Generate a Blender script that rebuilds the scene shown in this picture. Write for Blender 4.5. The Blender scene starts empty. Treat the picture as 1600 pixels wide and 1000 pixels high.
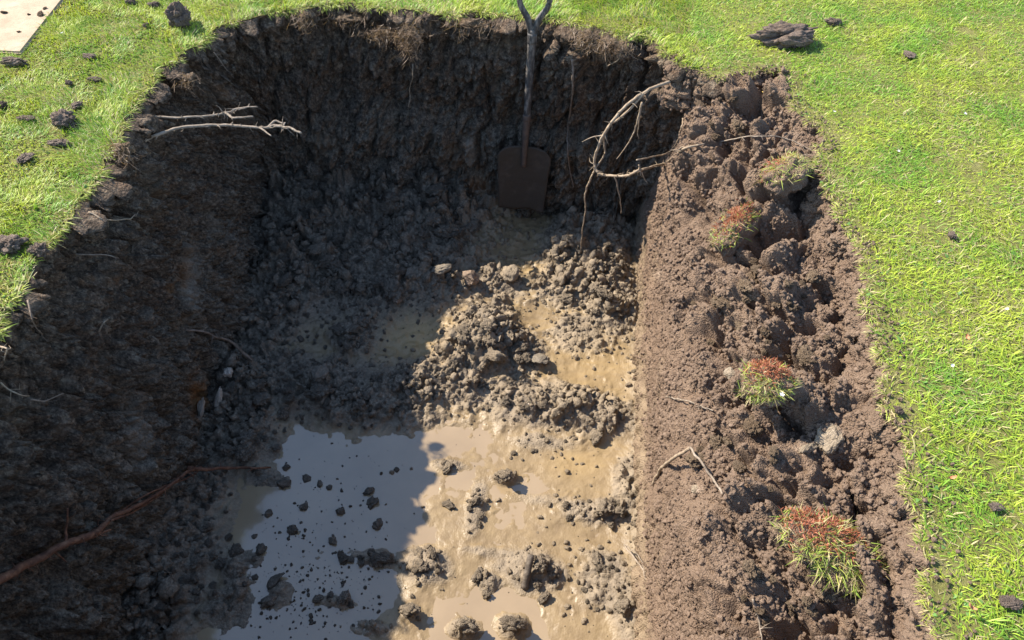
import bpy, math, random
import numpy as np
from mathutils.geometry import tessellate_polygon
from mathutils import Vector

# ------------------------------------------------------------------ camera, sky, sun, exposure
S = bpy.context.scene
COL = S.collection
CAM_H, F_PX, PITCH, YAW = 1.5, 1180.0, math.radians(48.6), math.radians(6.55)
cd = bpy.data.cameras.new('camera'); cam = bpy.data.objects.new('camera', cd); COL.objects.link(cam)
cam.location = (0, 0, CAM_H)
cam.rotation_euler = (math.pi / 2 - PITCH, 0, YAW)
cd.sensor_width = 36; cd.lens = 36 * F_PX / 1600; cd.clip_start = 0.02; cd.clip_end = 500
S.camera = cam
S.render.engine = 'CYCLES'
S.render.resolution_x, S.render.resolution_y = 1024, 640

SUN_VEC = Vector((-1.02, 0.39, 1.0)).normalized()          # towards the sun
SUN_EL = math.asin(SUN_VEC.z); SUN_AZ = math.atan2(SUN_VEC.x, SUN_VEC.y)
w = bpy.data.worlds.new('World'); S.world = w; w.use_nodes = True
nt = w.node_tree; nt.nodes.clear()
sky = nt.nodes.new('ShaderNodeTexSky'); sky.sky_type = 'NISHITA'; sky.sun_disc = False
sky.sun_elevation = SUN_EL; sky.sun_rotation = SUN_AZ
sky.air_density = 1.0; sky.dust_density = 0.2; sky.ozone_density = 2.2
bg = nt.nodes.new('ShaderNodeBackground'); bg.inputs[1].default_value = 0.15
wo = nt.nodes.new('ShaderNodeOutputWorld')
nt.links.new(sky.outputs[0], bg.inputs[0]); nt.links.new(bg.outputs[0], wo.inputs[0])
sd = bpy.data.lights.new('sun', 'SUN'); sd.energy = 5.0; sd.angle = math.radians(0.5); sd.color = (1, 0.92, 0.80)
so = bpy.data.objects.new('sun', sd); COL.objects.link(so)
so.rotation_euler = SUN_VEC.to_track_quat('Z', 'Y').to_euler()
S.view_settings.view_transform = 'Standard'; S.view_settings.look = 'None'
S.view_settings.exposure = 1.25; S.view_settings.gamma = 1; S.view_settings.use_curve_mapping = False

# ------------------------------------------------------------------ helpers: pixels to points on real planes, and back
_a = math.pi / 2 - PITCH
R1 = np.array([[1, 0, 0], [0, math.cos(_a), -math.sin(_a)], [0, math.sin(_a), math.cos(_a)]])
R2 = np.array([[math.cos(YAW), -math.sin(YAW), 0], [math.sin(YAW), math.cos(YAW), 0], [0, 0, 1]])
RM = R2 @ R1
CP = np.array([0, 0, CAM_H])
def ray(x, y): return RM @ np.array([(x - 800) / F_PX, -(y - 500) / F_PX, -1.0])
def at_z(x, y, z=0.0):
    d = ray(x, y); return CP + d * ((z - CAM_H) / d[2])
def at_y(x, y, Y):
    d = ray(x, y); return CP + d * (Y / d[1])
def at_x(x, y, X):
    d = ray(x, y); return CP + d * (X / d[0])
def project(P):
    q = (np.asarray(P) - CP) @ RM
    return np.stack([800 + F_PX * q[..., 0] / -q[..., 2], 500 - F_PX * q[..., 1] / -q[..., 2]], -1)

rng = np.random.default_rng(11)
random.seed(5)
U = np.uint32
def hsh(ix, iy, iz, seed):
    with np.errstate(over='ignore'):
        h = (ix.astype(np.int64).astype(U) * U(374761393)) ^ (iy.astype(np.int64).astype(U) * U(668265263)) ^ (iz.astype(np.int64).astype(U) * U(2246822519)) ^ U((seed * 3266489917) & 0xffffffff)
        h = (h ^ (h >> U(15))) * U(2246822519); h = (h ^ (h >> U(13))) * U(3266489917); h = h ^ (h >> U(16))
    return h
GR = np.array([[1,1,0],[-1,1,0],[1,-1,0],[-1,-1,0],[1,0,1],[-1,0,1],[1,0,-1],[-1,0,-1],[0,1,1],[0,-1,1],[0,1,-1],[0,-1,-1],[1,1,0],[-1,1,0],[0,-1,1],[0,-1,-1]], float)
def perlin(P, scale=1.0, seed=0):
    P = np.asarray(P, float) / scale + seed * 17.31
    I = np.floor(P); f = P - I; u = f * f * f * (f * (f * 6 - 15) + 10)
    r = np.zeros(P.shape[:-1])
    for dx in (0, 1):
        wx = u[..., 0] if dx else 1 - u[..., 0]
        for dy in (0, 1):
            wy = u[..., 1] if dy else 1 - u[..., 1]
            for dz in (0, 1):
                wz = u[..., 2] if dz else 1 - u[..., 2]
                g = GR[hsh(I[..., 0] + dx, I[..., 1] + dy, I[..., 2] + dz, seed) & U(15)]
                r += wx * wy * wz * (g[..., 0] * (f[..., 0] - dx) + g[..., 1] * (f[..., 1] - dy) + g[..., 2] * (f[..., 2] - dz))
    return r
def fbm(P, scale, octs=4, seed=0, gain=0.5):
    r = 0; a = 1
    for k in range(octs):
        r = r + a * perlin(P, scale / 2.03 ** k, seed + k * 7); a *= gain
    return r
def domes(x, y, cell, seed, keep=1.0):
    """height of a heap of rounded crumbs (max of half ellipsoids), in metres"""
    X = x / cell; Y = y / cell; ix = np.floor(X); iy = np.floor(Y); z0 = np.zeros_like(ix)
    out = np.zeros_like(X)
    for dx in (-1, 0, 1):
        for dy in (-1, 0, 1):
            h = hsh(ix + dx, iy + dy, z0, seed)
            cx = ix + dx + (h & U(255)) / 255.0; cy = iy + dy + ((h >> U(8)) & U(255)) / 255.0
            r = 0.32 + 0.5 * (((h >> U(16)) & U(255)) / 255.0) ** 1.5
            e = 0.6 + 0.8 * ((h >> U(24)) & U(15)) / 15.0
            an = ((h >> U(4)) & U(63)) / 10.0
            ex = (X - cx) * np.cos(an) + (Y - cy) * np.sin(an); ey = -(X - cx) * np.sin(an) + (Y - cy) * np.cos(an)
            d2 = (ex * e) ** 2 + (ey / e) ** 2
            v = r * np.sqrt(np.maximum(0, 1 - d2 / (r * r)))
            if keep < 1: v = np.where(((h >> U(20)) & U(255)) / 255.0 < keep, v, 0)
            out = np.maximum(out, v)
    return out * cell
def facets(x, y, cell, seed, gap=0.22):
    """broken clay: angular blocks with tilted tops and cracks between them, in metres"""
    X = x / cell; Y = y / cell; ix = np.floor(X); iy = np.floor(Y); z0 = np.zeros_like(ix)
    f1 = np.full(X.shape, 9.0); f2 = np.full(X.shape, 9.0); top = np.zeros_like(X)
    for dx in (-1, 0, 1):
        for dy in (-1, 0, 1):
            h = hsh(ix + dx, iy + dy, z0, seed)
            ex = X - (ix + dx + (h & U(255)) / 255.0); ey = Y - (iy + dy + ((h >> U(8)) & U(255)) / 255.0)
            d = np.hypot(ex, ey * 1.15)
            t = ((h >> U(16)) & U(63)) / 63.0 * 0.6 + (((h >> U(22)) & U(31)) / 15.5 - 1) * 0.55 * ex + (((h >> U(27)) & U(31)) / 15.5 - 1) * 0.55 * ey
            near = d < f1
            f2 = np.where(near, f1, np.minimum(f2, d)); top = np.where(near, t, top); f1 = np.where(near, d, f1)
    return cell * (top + 0.25) * sstep(0, gap, f2 - f1)
def sstep(a, b, x):
    t = np.clip((x - a) / (b - a), 0, 1); return t * t * (3 - 2 * t)

def mesh_np(name, V, faces_flat, sizes, attrs=None, smooth=True):
    me = bpy.data.meshes.new(name)
    V = np.ascontiguousarray(V, np.float32)
    me.vertices.add(len(V)); me.vertices.foreach_set('co', V.ravel())
    ff = np.ascontiguousarray(faces_flat, np.int32).ravel(); sizes = np.ascontiguousarray(sizes, np.int32)
    me.loops.add(len(ff)); me.loops.foreach_set('vertex_index', ff)
    me.polygons.add(len(sizes))
    st = np.zeros(len(sizes), np.int32); st[1:] = np.cumsum(sizes)[:-1]
    me.polygons.foreach_set('loop_start', st)
    try: me.polygons.foreach_set('loop_total', sizes)
    except Exception: pass
    me.update(calc_edges=True)
    if smooth: me.polygons.foreach_set('use_smooth', np.ones(len(sizes), bool))
    for k, v in (attrs or {}).items():
        v = np.ascontiguousarray(v, np.float32)
        if v.ndim == 1:
            a = me.attributes.new(k, 'FLOAT', 'POINT'); a.data.foreach_set('value', v)
        else:
            if v.shape[1] == 3: v = np.concatenate([v, np.ones((len(v), 1), np.float32)], 1)
            a = me.attributes.new(k, 'FLOAT_COLOR', 'POINT'); a.data.foreach_set('color', np.ascontiguousarray(v).ravel())
    me.validate()
    return me
def grid_mesh(name, P, attrs=None, flip=False):
    n, m = P.shape[:2]
    i = np.arange(n * m).reshape(n, m)
    q = np.stack([i[:-1, :-1], i[1:, :-1], i[1:, 1:], i[:-1, 1:]], -1).reshape(-1, 4)
    if flip: q = q[:, ::-1]
    return mesh_np(name, P.reshape(-1, 3), q, np.full(len(q), 4), {k: v.reshape(n * m, *v.shape[2:]) for k, v in (attrs or {}).items()})
def link(name, me, mat=None, parent=None, label=None, cat=None, group=None, kind=None, loc=None):
    o = bpy.data.objects.new(name, me); COL.objects.link(o)
    if mat is not None and me is not None and not me.materials: me.materials.append(mat)
    if parent: o.parent = parent
    if label: o['label'] = label
    if cat: o['category'] = cat
    if group: o['group'] = group
    if kind: o['kind'] = kind
    if loc is not None: o.location = loc
    return o
def normals_of(P):
    du = np.gradient(P, axis=0); dv = np.gradient(P, axis=1)
    n = np.cross(du, dv); return n / (np.linalg.norm(n, axis=-1, keepdims=True) + 1e-12)
def resample(pts, n):
    pts = np.asarray(pts, float); d = np.r_[0, np.cumsum(np.linalg.norm(np.diff(pts, axis=0), axis=1))]
    t = np.linspace(0, d[-1], n); return np.stack([np.interp(t, d, pts[:, k]) for k in range(pts.shape[1])], 1)
def catmull(pts, n):
    pts = np.asarray(pts, float); p = np.vstack([2 * pts[0] - pts[1], pts, 2 * pts[-1] - pts[-2]])
    m = len(pts) - 1; t = np.linspace(0, m - 1e-6, n); i = t.astype(int); f = (t - i)[:, None]
    a, b, c, d = p[i], p[i + 1], p[i + 2], p[i + 3]
    return 0.5 * (2 * b + (c - a) * f + (2 * a - 5 * b + 4 * c - d) * f ** 2 + (3 * b - a - 3 * c + d) * f ** 3)
def in_poly(x, y, poly):
    r = np.zeros(x.shape, bool); n = len(poly); j = n - 1
    for i in range(n):
        xi, yi = poly[i][0], poly[i][1]; xj, yj = poly[j][0], poly[j][1]
        c = ((yi > y) != (yj > y)) & (x < (xj - xi) * (y - yi) / (yj - yi + 1e-12) + xi)
        r ^= c; j = i
    return r
def poly_dist(x, y, poly, closed=True):
    d = np.full(x.shape, 1e9); P = np.asarray(poly)[:, :2]; Q = np.roll(P, -1, 0)
    if not closed: P, Q = P[:-1], Q[:-1]
    for a, b in zip(P, Q):
        ab = b - a; t = np.clip(((x - a[0]) * ab[0] + (y - a[1]) * ab[1]) / (ab @ ab + 1e-12), 0, 1)
        d = np.minimum(d, np.hypot(x - a[0] - t * ab[0], y - a[1] - t * ab[1]))
    return d

# ------------------------------------------------------------------ materials
class NB:
    def __init__(s, name):
        s.m = bpy.data.materials.new(name); s.m.use_nodes = True; s.t = s.m.node_tree; s.t.nodes.clear()
        s.out = s.n('ShaderNodeOutputMaterial'); s.p = s.n('ShaderNodeBsdfPrincipled'); s.l(s.p.outputs[0], s.out.inputs[0])
        s.co = s.n('ShaderNodeTexCoord').outputs['Object']
    def n(s, t, **k):
        x = s.t.nodes.new(t)
        for a, b in k.items(): setattr(x, a, b)
        return x
    def l(s, a, b): s.t.links.new(a, b)
    def noise(s, sc, det=6, rough=0.6, vec=None, dist=0.0):
        x = s.n('ShaderNodeTexNoise'); x.inputs['Scale'].default_value = sc; x.inputs['Detail'].default_value = det
        x.inputs['Roughness'].default_value = rough; x.inputs['Distortion'].default_value = dist
        s.l(vec if vec is not None else s.co, x.inputs['Vector']); return x.outputs[0]
    def voro(s, sc, vec=None, feat='F1'):
        x = s.n('ShaderNodeTexVoronoi'); x.feature = feat; x.inputs['Scale'].default_value = sc
        s.l(vec if vec is not None else s.co, x.inputs['Vector']); return x
    def ramp(s, v, stops):
        x = s.n('ShaderNodeValToRGB'); e = x.color_ramp.elements
        while len(e) < len(stops): e.new(0.5)
        for el, (p, c) in zip(e, stops): el.position = p; el.color = (*c, 1) if len(c) == 3 else c
        s.l(v, x.inputs[0]); return x.outputs[0]
    def mix(s, f, a, b, mode='MIX'):
        x = s.n('ShaderNodeMix'); x.data_type = 'RGBA'; x.blend_type = mode
        for v, i in ((f, 0), (a, 6), (b, 7)):
            if isinstance(v, (int, float)): x.inputs[i].default_value = v
            elif isinstance(v, tuple): x.inputs[i].default_value = (*v, 1)
            else: s.l(v, x.inputs[i])
        return x.outputs[2]
    def math(s, op, a, b=0.0):
        x = s.n('ShaderNodeMath'); x.operation = op
        for v, i in ((a, 0), (b, 1)):
            if isinstance(v, (int, float)): x.inputs[i].default_value = v
            else: s.l(v, x.inputs[i])
        return x.outputs[0]
    def maprange(s, v, a, b, c=0.0, d=1.0):
        x = s.n('ShaderNodeMapRange'); s.l(v, x.inputs[0])
        for i, q in zip((1, 2, 3, 4), (a, b, c, d)): x.inputs[i].default_value = q
        return x.outputs[0]
    def attr(s, name):
        x = s.n('ShaderNodeAttribute'); x.attribute_name = name; return x
    def bump(s, h, dist, strength=1.0, nrm=None):
        x = s.n('ShaderNodeBump'); x.inputs['Distance'].default_value = dist; x.inputs['Strength'].default_value = strength
        s.l(h, x.inputs['Height'])
        if nrm is not None: s.l(nrm, x.inputs['Normal'])
        s.l(x.outputs[0], s.p.inputs['Normal']); return x.outputs[0]
    def col(s, c):
        if isinstance(c, tuple): s.p.inputs['Base Color'].default_value = (*c, 1)
        else: s.l(c, s.p.inputs['Base Color'])
    def rough(s, v):
        if isinstance(v, (int, float)): s.p.inputs['Roughness'].default_value = v
        else: s.l(v, s.p.inputs['Roughness'])
    def spec(s, v): s.p.inputs['Specular IOR Level'].default_value = v

def soil_mat(name, dark, mid, light, rough=0.95, spec=0.2, bumpd=0.005):
    b = NB(name)
    n1 = b.noise(1.7, 7, 0.65); n2 = b.noise(9, 6, 0.75)
    rnd = b.n('ShaderNodeObjectInfo').outputs['Random']
    c = b.ramp(b.math('ADD', n1, b.math('MULTIPLY', b.math('SUBTRACT', rnd, 0.5), 0.22)), [(0.3, dark), (0.5, mid), (0.7, light)])
    c = b.mix(b.maprange(n2, 0.4, 0.7, 0, 0.6), c, light)
    c = b.mix(b.maprange(b.voro(5.5).outputs[0], 0.3, 0.7, 0, 0.55), c, dark)
    b.col(c); b.rough(rough); b.spec(spec)
    b.bump(b.math('ADD', b.noise(7, 7, 0.8), b.math('MULTIPLY', b.voro(8).outputs[0], -0.8)), bumpd, 1.0)
    return b.m

M = {}
# loose sunny bank soil; an attribute 'clay' (pale smeared clay at the foot) and 'pale' (dry chalky patches)
def bank_mat():
    b = NB('bank_soil')
    n1 = b.noise(10, 8, 0.65); n2 = b.noise(95, 5, 0.7)
    c = b.ramp(n1, [(0.3, (0.128, 0.083, 0.056)), (0.5, (0.18, 0.121, 0.082)), (0.72, (0.24, 0.168, 0.116))])
    c = b.mix(b.maprange(n2, 0.38, 0.68, 0, 0.6), c, (0.24, 0.169, 0.115))
    c = b.mix(b.maprange(b.noise(60, 3), 0.62, 0.75, 0, 0.5), c, (0.13, 0.088, 0.066))
    clay = b.attr('clay').outputs['Fac']
    c = b.mix(clay, c, b.ramp(b.noise(25, 6), [(0.3, (0.19, 0.138, 0.088)), (0.7, (0.33, 0.245, 0.158))]))
    c = b.mix(b.attr('pale').outputs['Fac'], c, (0.42, 0.32, 0.235))
    b.col(c); b.rough(0.95); b.spec(0.15)
    h = b.math('ADD', b.noise(150, 6, 0.75), b.math('MULTIPLY', b.voro(210).outputs[0], -0.9))
    b.bump(h, 0.0065, 1.0)
    return b.m
M['bank'] = bank_mat()
# shaded cut wall: brown topsoil above, grey-brown subsoil and clay below (soil horizons by depth)
def wall_mat():
    b = NB('cut_soil')
    sx = b.n('ShaderNodeSeparateXYZ'); b.l(b.co, sx.inputs[0])
    n1 = b.noise(9, 8, 0.68); n2 = b.noise(70, 6, 0.7)
    depth = b.math('ADD', sx.outputs[2], b.math('MULTIPLY', b.math('SUBTRACT', n1, 0.5), 0.5))
    top = b.ramp(n2, [(0.34, (0.028, 0.019, 0.012)), (0.5, (0.09, 0.062, 0.041)), (0.67, (0.215, 0.153, 0.103))])
    low = b.ramp(n2, [(0.34, (0.034, 0.027, 0.019)), (0.5, (0.125, 0.098, 0.068)), (0.66, (0.275, 0.222, 0.158))])
    c = b.mix(b.maprange(depth, -0.62, -0.34), low, top)
    c = b.mix(b.maprange(b.noise(4.2, 5, 0.6), 0.56, 0.7, 0, 0.5), c, (0.15, 0.105, 0.062))
    c = b.mix(b.maprange(b.voro(38).outputs[0], 0.0, 0.14, 0.8, 0), c, (0.24, 0.205, 0.16))
    c = b.mix(b.maprange(b.noise(26, 6, 0.75), 0.56, 0.66, 0, 0.75), c, (0.26, 0.20, 0.135))
    c = b.mix(b.maprange(b.noise(17, 6, 0.7, dist=.6), 0.54, 0.66, 0, 0.8), c, (0.028, 0.02, 0.014))
    c = b.mix(b.attr('rust').outputs['Fac'], c, (0.27, 0.115, 0.032))
    c = b.mix(b.attr('pale').outputs['Fac'], c, (0.33, 0.27, 0.2))
    b.col(c); b.rough(b.maprange(depth, -0.9, -0.4, 0.62, 0.95)); b.spec(0.3)
    b.bump(b.math('ADD', b.noise(110, 7, 0.75), b.math('MULTIPLY', b.voro(120).outputs[0], -0.7)), 0.009, 1.0)
    return b.m
M['wall'] = wall_mat()
# pit floor: smooth wet clay where 'clod' is 0, broken grey mud where it is 1
def floor_mat():
    b = NB('pit_mud')
    cl = b.attr('clod').outputs['Fac']
    n1 = b.noise(16, 7, 0.65); n2 = b.noise(110, 5, 0.7)
    smooth = b.ramp(n1, [(0.3, (0.165, 0.115, 0.062)), (0.52, (0.215, 0.153, 0.082)), (0.75, (0.255, 0.184, 0.098))])
    mud = b.ramp(n1, [(0.3, (0.11, 0.084, 0.058)), (0.5, (0.185, 0.143, 0.098)), (0.72, (0.27, 0.21, 0.143))])
    mud = b.mix(b.maprange(n2, 0.4, 0.7, 0, 0.55), mud, (0.27, 0.21, 0.142))
    c = b.mix(b.maprange(cl, 0.12, 0.5), smooth, mud)
    c = b.mix(b.attr('dark').outputs['Fac'], c, b.ramp(n2, [(.36, (0.05, 0.04, 0.029)), (.5, (0.115, 0.09, 0.064)), (.66, (0.24, 0.19, 0.135))]))  # 'dark' paints shade into the mud colour
    c = b.mix(b.attr('ochre').outputs['Fac'], c, (0.40, 0.27, 0.11))
    b.col(c); b.rough(b.maprange(cl, 0.1, 0.6, 0.38, 0.8)); b.spec(0.3)
    b.bump(b.math('MULTIPLY', b.math('ADD', b.noise(95, 6, 0.7), b.math('MULTIPLY', b.voro(130).outputs[0], -0.6)), b.maprange(cl, 0.0, 0.5, 0.25, 1.0)), 0.004, 0.9)
    return b.m
M['floor'] = floor_mat()
def water_mat():
    b = NB('turbid_water')
    c = b.ramp(b.noise(5, 4, 0.5), [(0.35, (0.245, 0.178, 0.104)), (0.65, (0.285, 0.208, 0.122))])
    b.col(c); b.rough(0.10); b.p.inputs['IOR'].default_value = 1.5; b.p.inputs['Coat Weight'].default_value = 0.6; b.p.inputs['Coat Roughness'].default_value = 0.03
    b.bump(b.noise(7, 2, 0.4), 0.0012, 0.5)
    return b.m
M['water'] = water_mat()
M['clod_dry'] = soil_mat('dry_clod', (0.105, 0.071, 0.044), (0.153, 0.107, 0.067), (0.215, 0.157, 0.102))
M['clod_mud'] = soil_mat('mud_clod', (0.105, 0.08, 0.055), (0.18, 0.139, 0.094), (0.28, 0.218, 0.148), rough=0.78, spec=0.35)
M['clod_shade_dark'] = soil_mat('shade_dark_mud_clod', (0.06, 0.048, 0.034), (0.13, 0.103, 0.073), (0.26, 0.205, 0.145), rough=0.62, spec=0.4)  # darker copy of the mud clod, shade painted in, for the shaded floor
M['crumb_dry'] = soil_mat('dry_crumb', (0.155, 0.104, 0.071), (0.22, 0.151, 0.105), (0.30, 0.214, 0.152), bumpd=.002)
M['crumb_mud'] = soil_mat('mud_crumb', (0.12, 0.09, 0.058), (0.2, 0.152, 0.098), (0.29, 0.22, 0.145), rough=0.78, spec=0.35, bumpd=.002)
M['clod_lawn'] = soil_mat('topsoil_clod', (0.09, 0.066, 0.05), (0.165, 0.122, 0.093), (0.26, 0.2, 0.155))
M['stone_pale'] = soil_mat('pale_stone', (0.18, 0.14, 0.095), (0.27, 0.21, 0.145), (0.35, 0.28, 0.2), rough=0.85, bumpd=.003)
M['chalk'] = soil_mat('chalky_stone', (0.3, 0.25, 0.19), (0.5, 0.43, 0.34), (0.66, 0.58, 0.47), rough=0.85, bumpd=.004)
M['stone_grey'] = soil_mat('grey_stone', (0.11, 0.09, 0.067), (0.165, 0.136, 0.101), (0.23, 0.19, 0.142), rough=0.7, bumpd=.003)
M['stone_brown'] = soil_mat('brown_stone', (0.13, 0.09, 0.063), (0.22, 0.158, 0.11), (0.31, 0.23, 0.165), rough=0.8, bumpd=.003)

def turf_ground_mat():
    b = NB('turf_ground')
    n = b.noise(14, 6, 0.65)
    near = b.ramp(n, [(0.3, (0.13, 0.105, 0.05)), (0.5, (0.20, 0.19, 0.06)), (0.72, (0.30, 0.26, 0.12))])
    c = b.mix(b.maprange(b.noise(160, 4), 0.45, 0.65, 0, 0.6), near, (0.26, 0.27, 0.07))
    b.col(c); b.rough(0.95); b.spec(0.1)
    b.bump(b.noise(140, 6, 0.8), 0.012, 1.0)
    return b.m
M['turf'] = turf_ground_mat()
def blade_mat():
    b = NB('grass_blade')
    a = b.attr('col').outputs['Color']
    b.col(a); b.rough(0.5); b.spec(0.35)
    tr = b.n('ShaderNodeBsdfTranslucent'); b.l(b.mix(1.0, a, (1.15, 1.1, 0.6), 'MULTIPLY'), tr.inputs[0])
    mx = b.n('ShaderNodeMixShader'); mx.inputs[0].default_value = 0.32
    b.l(b.p.outputs[0], mx.inputs[1]); b.l(tr.outputs[0], mx.inputs[2]); b.l(mx.outputs[0], b.out.inputs[0])
    return b.m
M['blade'] = blade_mat()
def wood_mat(name, dark, mid, light, bumpd=0.002, rough=0.8):
    b = NB(name)
    n = b.noise(55, 7, 0.7); c = b.ramp(n, [(0.3, dark), (0.5, mid), (0.7, light)])
    b.col(c); b.rough(rough); b.spec(0.25); b.bump(b.noise(190, 5, 0.7), bumpd, 0.8)
    return b.m
M['root_pale'] = wood_mat('pale_root', (0.16, 0.115, 0.072), (0.28, 0.21, 0.14), (0.40, 0.315, 0.22))
M['root_grey'] = wood_mat('grey_twig', (0.11, 0.085, 0.06), (0.23, 0.18, 0.132), (0.34, 0.275, 0.21))
M['root_dark'] = wood_mat('shaded_root', (0.09, 0.065, 0.045), (0.16, 0.118, 0.085), (0.25, 0.19, 0.14))
M['root_red'] = wood_mat('red_root', (0.05, 0.027, 0.019), (0.135, 0.06, 0.033), (0.26, 0.135, 0.075))
M['bark'] = wood_mat('dark_bark', (0.05, 0.04, 0.032), (0.11, 0.088, 0.068), (0.2, 0.165, 0.125))
def slab_mat():
    b = NB('sand_concrete')
    c = b.ramp(b.noise(8, 7, 0.6), [(0.3, (0.30, 0.215, 0.135)), (0.5, (0.37, 0.275, 0.178)), (0.72, (0.43, 0.33, 0.225))])
    c = b.mix(b.maprange(b.noise(35, 5, 0.7), 0.5, 0.68, 0, 0.6), c, (0.27, 0.185, 0.115))
    c = b.mix(b.maprange(b.noise(6, 5, 0.7), 0.52, 0.66, 0, 0.6), c, (0.25, 0.175, 0.11))
    b.col(c); b.rough(0.9); b.bump(b.noise(150, 5, 0.7), 0.002, 0.6)
    return b.m
M['slab'] = slab_mat()

# ------------------------------------------------------------------ lawn outline, pit outline
rim_px = [(0, 500), (30, 470), (60, 400), (85, 375), (110, 330), (138, 300), (160, 268), (172, 235), (188, 200), (205, 172), (222, 148), (250, 108), (285, 84), (322, 68), (330, 46), (345, 36), (380, 32), (420, 20), (480, 12), (520, 8), (560, 4), (600, 14), (640, 14), (680, 24), (720, 22), (760, 18), (820, 28), (880, 30), (910, 40), (945, 46), (985, 62), (1010, 50), (1040, 78), (1060, 104), (1095, 112), (1130, 122), (1160, 112), (1195, 108), (1222, 108), (1230, 135), (1240, 165), (1262, 185), (1282, 205), (1283, 240), (1290, 285), (1300, 320), (1318, 345), (1342, 395), (1352, 440), (1362, 480), (1376, 550), (1388, 640), (1408, 668), (1424, 700), (1430, 780), (1438, 830), (1446, 900), (1455, 960), (1460, 1000)]
rim = [tuple(at_z(x, y, 0.0)[:2]) for x, y in rim_px]
rim = [(-1.44, 0.27), (-1.46, 0.6), (-1.48, 0.9)] + rim + [(0.74, 0.4), (0.72, 0.27)]
rim = resample(rim, 520)
nz = fbm(np.c_[rim, np.zeros(len(rim))], 0.09, 4, 3, 0.65) * np.where(rim[:, 0] > 0.3, 0.034, 0.024)
tn = np.gradient(rim, axis=0); tn /= np.linalg.norm(tn, axis=1, keepdims=True)
rim = rim + np.c_[-tn[:, 1], tn[:, 0]] * nz[:, None]
near_edge = resample([rim[-1], (0.3, 0.26), (-0.4, 0.27), (-1.0, 0.25), rim[0]], 80)[1:-1]
HOLE = np.vstack([rim, near_edge])
slab_c = at_z(34, 86, 0.0)[:2]; slab_t = at_z(102, 0, 0.0)[:2]
sdir = (slab_t - slab_c) / np.linalg.norm(slab_t - slab_c)
left_d = np.array([-1.0, -0.02])
SLAB = np.array([slab_c, slab_c + sdir * 4.5, slab_c + sdir * 4.5 + left_d * 5, slab_c + left_d * 5])

def flat_poly(name, outer, holes, z, mat, **k):
    pl = [[Vector((x, y, 0)) for x, y in outer]] + [[Vector((x, y, 0)) for x, y in h] for h in holes]
    tris = tessellate_polygon(pl)
    V = np.array([p[:] for q in pl for p in q]); V[:, 2] = z
    T = np.array(tris)
    n = np.cross(V[T[:, 1]] - V[T[:, 0]], V[T[:, 2]] - V[T[:, 0]])[:, 2]
    T[n < 0] = T[n < 0][:, ::-1]
    return link(name, mesh_np(name, V, T, np.full(len(T), 3), smooth=False), mat, **k)
flat_poly('lawn_ground', [(-150, -150), (150, -150), (150, 150), (-150, 150)], [HOLE[::-1]], 0.0, M['turf'], kind='structure')

# ------------------------------------------------------------------ blades of grass (used for the lawn and the torn turves)
def blade_mesh(name, base, up, lean, L, W, colr, droop=0.5):
    n = len(base)
    side = np.cross(lean, up); side /= np.linalg.norm(side, axis=1, keepdims=True) + 1e-9
    ts = np.array([0.0, 0.42, 0.76, 1.0]); wd = np.array([0.8, 1.0, 0.68, 0.0])
    ln = np.linalg.norm(lean, axis=1, keepdims=True)
    V = np.zeros((n, 7, 3)); k = 0
    for t, q in zip(ts, wd):
        c = base + L[:, None] * (up * (t - droop * ln * t * t * 0.75) / np.sqrt(1 + ln ** 2) + lean * (0.45 * t + 0.55 * t * t) / np.sqrt(1 + 0.6 * ln ** 2))
        if q > 0:
            V[:, k] = c - side * (W * q / 2)[:, None]; V[:, k + 1] = c + side * (W * q / 2)[:, None]; k += 2
        else: V[:, k] = c; k += 1
    o = (np.arange(n) * 7)[:, None]
    f = np.array([0, 1, 3, 2, 2, 3, 5, 4, 4, 5, 6])
    ff = (o + f[None]).ravel(); sz = np.tile([4, 4, 3], n)
    C = np.repeat(colr[:, None, :], 7, 1).copy()
    return mesh_np(name, V.reshape(-1, 3), ff, sz, {'col': C.reshape(-1, 3)}, smooth=True)

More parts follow.
